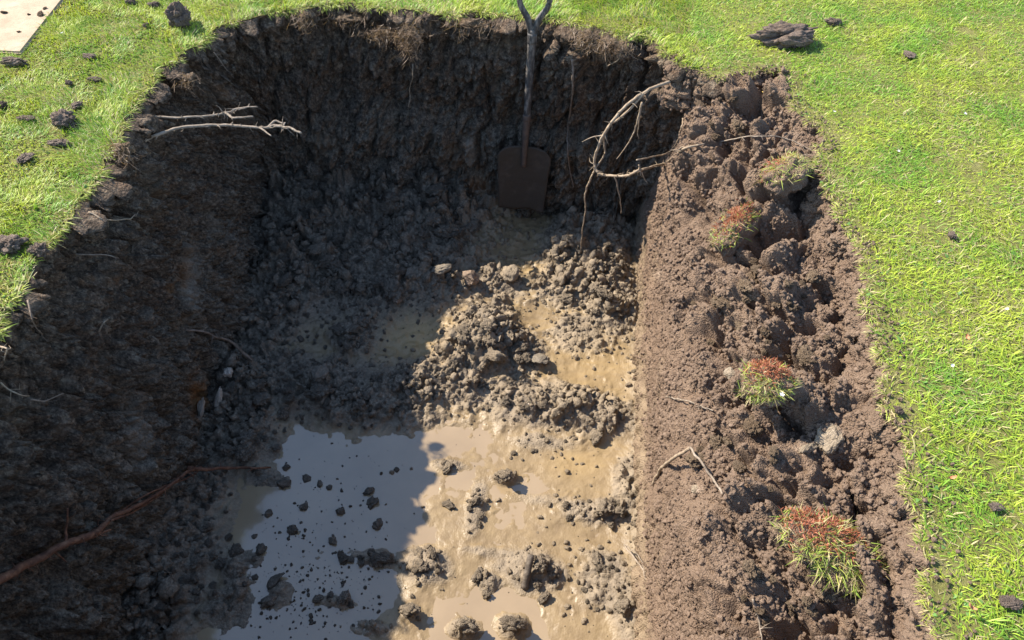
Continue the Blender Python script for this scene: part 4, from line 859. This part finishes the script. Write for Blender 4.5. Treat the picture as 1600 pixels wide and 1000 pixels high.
# ------------------------------------------------------------------ torn turves lying on the bank
def turf_clump(x, y, size, sx, sy, label, moss, grass, rotz=0.0, flower=False, tilt=(0, 0), long=1.0, seed=1, lift=0.0, mossc=(0, 0)):
    p = on_bank(x, y, lift); o = link('turf_clump', None, label=label, cat='turf', loc=p)
    V, Fc = ICO[5]; V = V.copy()
    r = 1 + 0.3 * fbm(V + seed, 1.0, 3, seed) + 0.12 * np.abs(fbm(V + seed, 0.3, 3, seed + 2))
    r += 0.35 * np.maximum(0, perlin(V, .45, seed + 6)); B = V * r[:, None]; B[:, 2] = np.where(B[:, 2] > 0, B[:, 2] * 0.85, B[:, 2] * 0.9); B *= np.array([sx, sy, size])
    ca, sa = math.cos(tilt[0]), math.sin(tilt[0]); Rt = np.array([[ca, 0, sa], [0, 1, 0], [-sa, 0, ca]])
    cb, sb = math.cos(tilt[1]), math.sin(tilt[1]); Rt = np.array([[1, 0, 0], [0, cb, -sb], [0, sb, cb]]) @ Rt
    cz, sz_ = math.cos(rotz), math.sin(rotz); Rt = Rt @ np.array([[cz, -sz_, 0], [sz_, cz, 0], [0, 0, 1]])
    B = B @ Rt.T
    link('soil', mesh_np('turf_soil', B, Fc, np.full(len(Fc), 3)), M['bank'], parent=o)
    nrm = V @ Rt.T; g = rng
    top = V[:, 2] > 0.12 + 0.35 * fbm(V * 1.0 + 3, .5, 2, seed)
    cand = np.where(top)[0]
    def pick(n, cx, cy, spread):
        wgt = np.exp(-(((V[cand, 0] - cx) ** 2 + (V[cand, 1] - cy) ** 2) / spread ** 2)) + 1e-6
        i = g.choice(cand, n, p=wgt / wgt.sum()); return B[i] + g.normal(0, .003, (n, 3)), nrm[i]
    b_, n_ = pick(grass, -mossc[0], -mossc[1], 1.1)
    up = n_ * .6 + np.array([0, 0, .25]) + g.normal(0, .5, (grass, 3)); up /= np.linalg.norm(up, axis=1, keepdims=True)
    keep_ = perlin(b_, .018, seed + 4) > -.12; b_, n_ = b_[keep_], n_[keep_]; grass = len(b_); up = up[keep_]; cl_ = fbm(b_ * 1.0, .03, 2, seed)[:, None] * np.array([3., 2., 0]); lean = g.normal(0, 1.1, (grass, 3)) * np.array([1, 1, .4]) + np.array([0, -.12, -.25]) + cl_
    t = g.random((grass, 1)); C = np.array([.40, .42, .08]) * t + np.array([.2, .31, .05]) * (1 - t)
    st = g.random(grass) < .5; C[st] = np.array([.46, .38, .19]) * g.uniform(.6, 1.1, (st.sum(), 1))
    link('grass', blade_mesh('turf_grass', b_, up, lean, (.008 + .028 * g.random(grass) ** 1.7) * long, g.uniform(.0012, .0026, grass), C), M['blade'], parent=o, kind='stuff')
    if moss:
        b_, n_ = pick(moss, mossc[0], mossc[1], .55)
        up = n_ + g.normal(0, .5, (moss, 3)); up /= np.linalg.norm(up, axis=1, keepdims=True); lean = g.normal(0, 1, (moss, 3)) * np.array([1, 1, .4])
        C = np.array([.34, .095, .05]) * g.uniform(.5, 1.15, (moss, 1)) + g.random((moss, 1)) * np.array([.08, .07, .03])
        link('red_moss', blade_mesh('red_moss', b_ + n_ * .004, up, lean, g.uniform(.005, .016, moss), g.uniform(.0012, .0026, moss), C), M['blade'], parent=o, kind='stuff')
    if flower:
        f = link('flower', petal_mesh('flower', .006, 5), M['petal'], parent=o); f.location = B[cand[np.argmax(B[cand, 2] - B[cand, 1])]] + np.array([0, -.01, .012])
def petal_mesh(name, r, n):
    V = [(0, 0, 0)]; Fq = []
    for k in range(n):
        a = 2 * math.pi * k / n; c = len(V)
        for da, rr, z in ((-.5, .6, .15), (-.25, 1, .3), (.25, 1, .22), (.5, .6, .12)): V.append((math.cos(a + da * 1.1) * r * rr, math.sin(a + da * 1.1) * r * rr, r * z))
        Fq += [0, c, c + 1, c + 2, c + 3]
    return mesh_np(name, np.array(V), Fq, np.full(n, 5))
def leaf_mesh(name, L, W_, curl, seed):
    n, m = 9, 5; P = np.zeros((n, m, 3)); g = np.random.default_rng(seed)
    for i in range(n):
        t = i / (n - 1); w2 = W_ * math.sin(math.pi * min(1, t * .95 + .05)) ** .7
        for j in range(m):
            s_ = j / (m - 1) * 2 - 1; P[i, j] = ((t - .5) * L, s_ * w2 / 2, curl * (s_ * s_ * W_ * .4 + (t - .5) ** 2 * L) + g.normal(0, L * .01))
    return grid_mesh(name, P)
def flat_mat(name, c):
    b = NB(name); b.col(b.mix(b.noise(160, 4), tuple(v * .75 for v in c), c)); b.rough(.7); return b.m
M['petal'] = flat_mat('white_petal', (.8, .77, .72)); M['leaf_orange'] = flat_mat('orange_leaf', (.5, .22, .1)); M['leaf_yellow'] = flat_mat('yellow_leaf', (.62, .42, .1))
turf_clump(1232, 272, .058, .095, .06, 'torn turf with yellowing grass at the top of the bank', 320, 1500, rotz=.95, tilt=(-.25, -.35), seed=3, lift=.075, mossc=(-.1, .4))
turf_clump(1152, 358, .055, .105, .048, 'narrow torn turf with a strip of bright red moss', 1700, 1100, rotz=1.0, tilt=(-.35, -.2), seed=8, lift=.08, mossc=(.1, .1))
turf_clump(1200, 600, .05, .058, .05, 'small torn turf with red moss and a white flower in the middle of the bank', 1100, 1300, flower=True, tilt=(-.2, .35), seed=12, lift=.045, mossc=(.1, .6))
turf_clump(1305, 865, .045, .12, .065, 'largest torn turf with red moss and long pale grass near the bottom', 2000, 3600, rotz=-.3, tilt=(.2, .2), seed=17, lift=.05, mossc=(-.25, .35), long=1.15)

# fringe of dry grass and thatch hanging over the cut edge of the lawn
def fringe():
    seg = np.linalg.norm(np.diff(HOLE[:520], axis=0), axis=1); n = 14000
    i = rng.choice(519, n, p=seg / seg.sum()); f = rng.random((n, 1)); p = HOLE[i] * (1 - f) + HOLE[i + 1] * f
    tg = HOLE[i + 1] - HOLE[i]; tg /= np.linalg.norm(tg, axis=1, keepdims=True); inn = np.c_[tg[:, 1], -tg[:, 0]]
    mid = np.array([-.4, 1.6]); inn *= np.sign(((mid - p) * inn).sum(1, keepdims=True))
    patch = perlin(np.c_[p, 0 * p[:, :1]], .07, 201)
    kp = patch > -.25 + .3 * rng.random(n); i, p, inn, tg, patch = i[kp], p[kp], inn[kp], tg[kp], patch[kp]; n = len(p)
    b = np.c_[p - inn * rng.uniform(-.006, .012, (n, 1)), rng.uniform(-.012, .003, n)]
    up = np.tile([0, 0, .6], (n, 1)) + np.c_[inn * .7, np.zeros(n)] + rng.normal(0, .3, (n, 3)); up /= np.linalg.norm(up, axis=1, keepdims=True)
    lean = np.c_[inn * rng.uniform(.1, 1.0, (n, 1)) + tg * rng.normal(0, .7, (n, 1)), -rng.random(n) * .9]
    rt = p[:, 0] > .3; dry = rng.random(n) < np.where(rt, .6, .25)
    t = rng.random((n, 1)); C = np.array([.40, .42, .07]) * t + np.array([.24, .34, .05]) * (1 - t)
    C[dry] = np.array([.46, .37, .18]) * rng.uniform(.5, 1.1, (dry.sum(), 1))
    link('lawn_fringe', blade_mesh('lawn_fringe', b, up, lean, rng.uniform(.012, .04, n) * np.where(rt, .7, 1), rng.uniform(.0014, .003, n), C), M['blade'], kind='stuff', label='ragged grass fringe hanging over the cut lawn edge')
fringe()

# ------------------------------------------------------------------ clods and stones, one by one
BIG = lambda seed, **k: clod_mesh('soil_clod', seed, 5, **k)
def lawn_clod(x, y, s, label, mat='clod_lawn', sc=(1, 1, 1), seed=0, rotz=0.0, sink=.25, **k):
    me = BIG(seed + int(x) + 3, **k); put_clod(me, M[mat], lawn(x, y, .01), s * .82, label, sink=sink + .22, rot=(0, 0, rotz), sc=sc)
lawn_clod(286, 38, .078, 'large brown clod on the lawn at the far left pit corner', sc=(.85, .95, 1.1), lump=.7, fine=1.0, sink=0)
lawn_clod(102, 190, .055, 'dark round clod on the left lawn', sc=(1.1, .9, .9))
lawn_clod(20, 98, .055, 'wide brown clod at the corner of the paving', sc=(1.5, .6, .6))
lawn_clod(1228, 62, .088, 'biggest knobbly clod, long and grey-brown, on the far right lawn', sc=(1.55, .8, .85), rotz=.12, lump=.6, fine=.95, sink=.05)
lawn_clod(1302, 35, .03, 'small clod on the lawn right of the biggest knobbly one', sc=(1.3, .9, .8))
lawn_clod(1420, 86, .028, 'flat pale scrap of soil lying alone on the right lawn', sc=(1.3, 1.1, .35), sink=.1)
lawn_clod(15, 384, .06, 'brown lump in the gap of the left lawn edge', sc=(1.2, .7, .7))
lawn_clod(62, 392, .035, 'dark grey lump at the lip of the left lawn edge', sc=(1.1, 1, .9))
lawn_clod(92, 224, .03, 'broken flat clod just below the dark round one on the lawn', sc=(1.4, .8, .6))
lawn_clod(38, 248, .034, 'broken flat clod near the left frame edge', sc=(.8, 1.3, .5))
lawn_clod(120, 165, .022, 'small crumbly clod just above the dark round one', sc=(1, 1.2, .7))
lawn_clod(38, 185, .026, 'flat brown scrap left of the dark round clod', sc=(1.5, 1, .4))
lawn_clod(140, 88, .026, 'flat dry scrap on the lawn halfway to the large brown clod', sc=(1.4, .9, .4))
lawn_clod(148, 124, .022, 'small scrap on the lawn below the flat dry one', sc=(1.4, .8, .5))
lawn_clod(108, 130, .02, 'little dark clod on the lawn beside the small scrap', sc=(1.1, .9, .8))
lawn_clod(228, 40, .018, 'little grey clod left of the large brown one', sc=(1, 1, .8))
lawn_clod(242, 8, .022, 'small dark clod at the top left of the lawn', sc=(1.2, .8, .9))
lawn_clod(205, 4, .024, 'dark clod on the lawn at the top frame edge', sc=(1.4, .8, .9))
lawn_clod(5, 165, .02, 'dark clod on the lawn cut by the left frame edge')
lawn_clod(1556, 792, .02, 'flat grey scrap among the grass at the lower right', sc=(1.1, .8, .3), sink=.1)
lawn_clod(1578, 942, .022, 'grey-brown scrap in the grass by the lower right frame corner', sc=(1.4, .8, .4), sink=.1)
lawn_clod(1488, 368, .016, 'grey crumb in the pale scuffed grass of the right lawn', sc=(1.2, 1, .7))
lawn_clod(1404, 642, .013, 'dark crumb at the right lawn edge beside the bank')
for x, y, s, lab in [(70, 14, .011, 'small soil crumb on the paving near the top edge'), (64, 24, .018, 'largest soil crumb on the paving'), (6, 20, .015, 'soil crumb on the paving at the left edge'), (46, 23, .008, 'tiny soil crumb on the paving beside the largest one'), (30, 50, .008, 'tiny soil crumb in the middle of the paving')]:
    put_clod(DRY[int(x) % 6], M['clod_dry'], at_z(x, y, .012), s * .75, lab, sink=.2, sc=(1.2, .9, .6))
for x, y, s, m, lab, sc in [(796, 432, .05, 'stone_pale', 'pale mud-caked stone at the edge of the shadow by the spade', (1.15, .9, .8)), (735, 438, .055, 'stone_brown', 'brown wedge-shaped stone left of the pale stone', (.95, 1, .9)),
                            (842, 562, .062, 'stone_grey', 'flat grey slab of stone on the sunlit mud', (.75, 1.1, .32)), (690, 425, .06, 'stone_grey', 'long grey stone at the shadow edge beside the brown wedge', (1.3, .6, .6)), (641, 428, .04, 'stone_grey', 'flat pale grey stone in the shaded heap', (1.3, .7, .5)),
                            (620, 470, .04, 'stone_brown', 'brown stone in the shaded heap below the grey ones', (1.3, .9, .7)), (770, 560, .05, 'clod_mud', 'smooth leaning clod under the middle mud heap', (.7, 1.2, 1.0)), (500, 585, .05, 'stone_grey', 'grey clay block in the left mud mound', (1.2, .8, .6))]:
    p = on_floor(x, y); me = clod_mesh('stone', int(x), 4, lump=.35, fine=.25 if 'stone' in m else .7)
    put_clod(me, M[m], p, s, lab, cat='stone' if 'stone' in m else 'clod', name='stone' if 'stone' in m else 'soil_clod', sc=sc, sink=.2)
for x, y, s, lab, sc in [(342, 624, .042, 'upper white chalky streak of stone at the foot of the left wall', (.42, .5, 1.7)), (314, 640, .04, 'lower narrow white chalky streak at the foot of the left wall', (.3, .5, 1.9)), (356, 582, .03, 'small pale chalky lump above the white streaks', (.7, .8, 1.2))]:
    put_clod(clod_mesh('stone', int(x), 4, lump=.5, fine=.4), M['chalk'], on_any(x, y, .025), s, lab, cat='stone', name='stone', sc=sc, sink=.6, rot=(-.5, .35, .2))
put_clod(clod_mesh('stone', 71, 4, fine=.25), M['stone_pale'], on_bank(1140, 586), .024, 'rounded pale stone in the bank left of the flowering turf', cat='stone', name='stone', sink=.35)
root('wood_stub', 'short dark upright stub of wood in the mud near the bottom', 'wood', [on_floor(820, 918, .0), on_floor(824, 900, .02), on_floor(829, 876, .045)], .014, .012, M['bark'], seed=90, wob=.001)
for x, y, s, sc, lab in [(1292, 690, .046, (1.2, .8, .5), 'flat pale crumbly stone on the bank between the flowering and the largest turf'), (1262, 700, .022, (1.2, .9, .7), 'small yellowish stone at the left end of the flat pale one'), (1086, 764, .018, (.9, 1.2, .6), 'little pale stone under the two leaning twigs')]:
    put_clod(clod_mesh('stone', int(x), 4, lump=.5, fine=.6), M['stone_pale'], on_bank(x, y), s, lab, cat='stone', name='stone', sc=sc, sink=.6)
# sunlit lumps standing out of the mud
for x, y, s, lab in [(790, 744, .026, 'lone low clod in the middle of the sunlit mud'), (748, 900, .026, 'clod left of the wood stub'), (800, 978, .036, 'tall clod casting a round shadow at the bottom'), (728, 980, .036, 'grey clod at the bottom left of the tall one'), (640, 954, .024, 'small clod beside the shadow edge at the bottom'),
                     (932, 684, .026, 'clod with a dark hollow on the tan clay by the bank'), (945, 796, .036, 'grey-black lump in the mud near the bank'), (968, 800, .024, 'smaller black lump beside the grey-black one'), (932, 876, .022, 'dark hollow clod right of the wood stub'), (845, 885, .035, 'broken clod leaning on the wood stub'),
                     (700, 732, .022, 'low clod row nearest the shadow in the sunlit mud'), (745, 785, .022, 'pale tip of the narrow mud ridge'), (700, 790, .018, 'small dark clod left of the narrow ridge'), (760, 930, .018, 'small clod below the left one of the stub'), (850, 935, .022, 'clod below the wood stub'), (975, 950, .03, 'clod by the foot of the bank at the bottom')]:
    put_clod(clod_mesh('soil_clod', int(x + y), 4, lump=.45), M['clod_mud'], on_floor(x, y), s, lab, sc=(1.15, .9, .85), sink=.2)
for x, y, s, lab in [(457, 829, .022, 'round dark clod standing in the middle of the puddle'), (420, 803, .015, 'small clod at the end of a twig line in the puddle'), (475, 792, .017, 'clod in the upper middle of the puddle'), (533, 799, .019, 'clod in the puddle right of the upper middle one'), (578, 768, .02, 'upper of the clods in the right of the puddle'), (582, 786, .02, 'second clod down in the right of the puddle'), (590, 820, .022, 'lowest of the clods in the right of the puddle'),
                     (408, 859, .022, 'flat wide clod near the left shore of the puddle'), (370, 858, .018, 'rounded clod at the left shore of the puddle'), (445, 755, .022, 'clod on the upper shore of the puddle'), (520, 846, .02, 'clod left of the mud island in the puddle'), (480, 748, .013, 'small clod in the puddle below the upper shore'), (430, 908, .026, 'clod on the lower left island of the puddle'), (420, 940, .024, 'clod below the lower left island of the puddle'), (620, 735, .01, 'tiny clod in the puddle near the shadow edge'), (398, 838, .01, 'tiny clod beside the left shore of the puddle'), (500, 757, .012, 'little clod in the top of the puddle'), (515, 762, .01, 'smallest clod in the top of the puddle')]:
    put_clod(clod_mesh('soil_clod', int(x + 2 * y), 3, lump=.4), M['clod_shade_dark'], on_floor(x, y), s, lab, sc=(1.15, 1, .75), sink=.3)
# countable clods in the heaps: copies of a few shapes, described by the spot they lie on
def heap_clods(boxes, protos_, mat, smin, smax, look, group, on=on_floor, sink=.35):
    for x0, y0, rx, ry, n, place in boxes:
        for k in range(n):
            a = random.uniform(0, 6.28); q = math.sqrt(random.random())
            p = on(x0 + rx * q * math.cos(a), y0 + ry * q * math.sin(a)); t = random.random() ** 2.2; s = smin + (smax - smin) * t
            size = 'large' if t > .5 else ('middling' if t > .12 else 'small')
            put_clod(protos_[random.randrange(len(protos_))], mat, p, s, f'{size} {look} clod {place}', group=group, sink=sink, sc=(random.uniform(.85, 1.3), random.uniform(.8, 1.1), random.uniform(.65, 1)))
heap_clods([(520, 270, 60, 50, 14, 'at the foot of the shaded far wall'), (640, 300, 60, 60, 14, 'in the shaded heap left of the spade blade'), (700, 370, 50, 40, 10, 'in shade beside the scraped strip below the spade'), (470, 390, 70, 60, 14, 'in the far left corner heap'), (580, 430, 90, 45, 12, 'in the middle of the shaded heap')], SHADE_DARK, M['clod_shade_dark'], .018, .05, 'wet shade-darkened', 'dark clods heaped below the far wall')
heap_clods([(420, 610, 60, 45, 12, 'at the left end of the mound above the puddle'), (540, 620, 70, 40, 12, 'at the right end of the mound above the puddle'), (556, 522, 36, 28, 5, 'by the yellowish wet patch in the shade'), (390, 692, 45, 26, 5, 'on the shore above the puddle')], SHADE_DARK, M['clod_shade_dark'], .014, .04, 'muddy shade-darkened', 'clods of the mound above the puddle')
heap_clods([(290, 840, 70, 50, 10, 'in the mud under the red root'), (270, 940, 80, 50, 8, 'in the dark mud at the bottom left'), (380, 890, 40, 30, 5, 'on the left shore of the puddle'), (560, 870, 60, 20, 9, 'on the mud island in the puddle'), (520, 940, 40, 14, 5, 'on the lower mud island in the puddle')], SHADE_DARK, M['clod_shade_dark'], .012, .03, 'wet black', 'clods in the mud beside the puddle')
heap_clods([(890, 365, 32, 40, 10, 'at the top left of the far right corner heap'), (960, 380, 30, 60, 9, 'against the bank in the far right corner'), (930, 470, 50, 35, 10, 'at the lower end of the far right corner heap')], MUD, M['clod_mud'], .012, .032, 'sunlit tan', 'clods heaped in the far right corner')
heap_clods([(755, 505, 34, 34, 10, 'on the tallest mud heap in the middle'), (720, 560, 45, 30, 9, 'at the shadow edge of the middle ridge'), (850, 630, 70, 24, 12, 'on the ridge near the dark hollow'), (800, 545, 30, 25, 6, 'right of the tallest middle heap')], MUD, M['clod_mud'], .010, .030, 'sunlit grey-tan', 'clods on the mud ridge')
heap_clods([(665, 880, 30, 22, 10, 'on the crumbly island at the shadow edge'), (840, 890, 40, 26, 9, 'around the wood stub'), (930, 800, 55, 24, 9, 'near the grey-black lump by the bank'), (945, 910, 42, 50, 12, 'at the foot of the bank near the bottom'), (840, 695, 60, 18, 7, 'on the tan mud below the ridge'), (742, 800, 12, 40, 6, 'along the narrow mud ridge')], MUD, M['clod_mud'], .007, .02, 'sunlit crumbly', 'small clods on the tan mud')
heap_clods([(1120, 180, 60, 40, 9, 'at the far end of the bank'), (1200, 450, 90, 40, 14, 'on the lumpy middle of the bank'), (1250, 540, 70, 40, 10, 'right of the flowering turf on the bank'), (1180, 720, 100, 50, 10, 'on the bank below the two leaning twigs'), (1230, 930, 90, 50, 12, 'below the largest torn turf'), (1110, 500, 50, 40, 5, 'by the dark hollow in the bank')], DRY, M['clod_dry'], .010, .030, 'dry brown', 'clods on the bank', on=on_bank, sink=.5)

# petals and dead leaves in the lawn
for k, (x, y, lab) in enumerate([(1487, 572, 'white petal in the middle of the right lawn'), (1573, 484, 'white petal near the right frame edge'), (1304, 175, 'white petal close to the far end of the bank'), (1508, 178, 'white petal far out on the right lawn'), (1404, 237, 'tiny white petal in the middle of the far right lawn'), (1467, 316, 'white petal left of the long grass tufts'), (97, 52, 'white scrap on the far left lawn')]):
    o = link('petal', leaf_mesh('petal', .011, .008, .8, k), M['petal'], label=lab, cat='petal', loc=lawn(x, y, .03)); o.rotation_euler = (random.uniform(-.3, .3), random.uniform(-.3, .3), random.uniform(0, 6))
for k, (x, y, lab) in enumerate([(1512, 528, 'small orange leaf above the middle white petal'), (1488, 748, 'small orange-tan leaf on the right lawn'), (1517, 950, 'curled orange leaf near the bottom right')]):
    o = link('dead_leaf', leaf_mesh('dead_leaf', .018, .009, 1.0, 20 + k), M['leaf_orange'], label=lab, cat='leaf', loc=lawn(x, y, .03)); o.rotation_euler = (random.uniform(-.4, .4), random.uniform(-.3, .3), random.uniform(0, 6))
o = link('dead_leaf', leaf_mesh('dead_leaf', .045, .012, .6, 31), M['leaf_yellow'], label='yellow blade of grass at the far end of the bank', cat='leaf', loc=on_bank(1192, 146, .02)); o.rotation_euler = (.4, .5, 1.9)
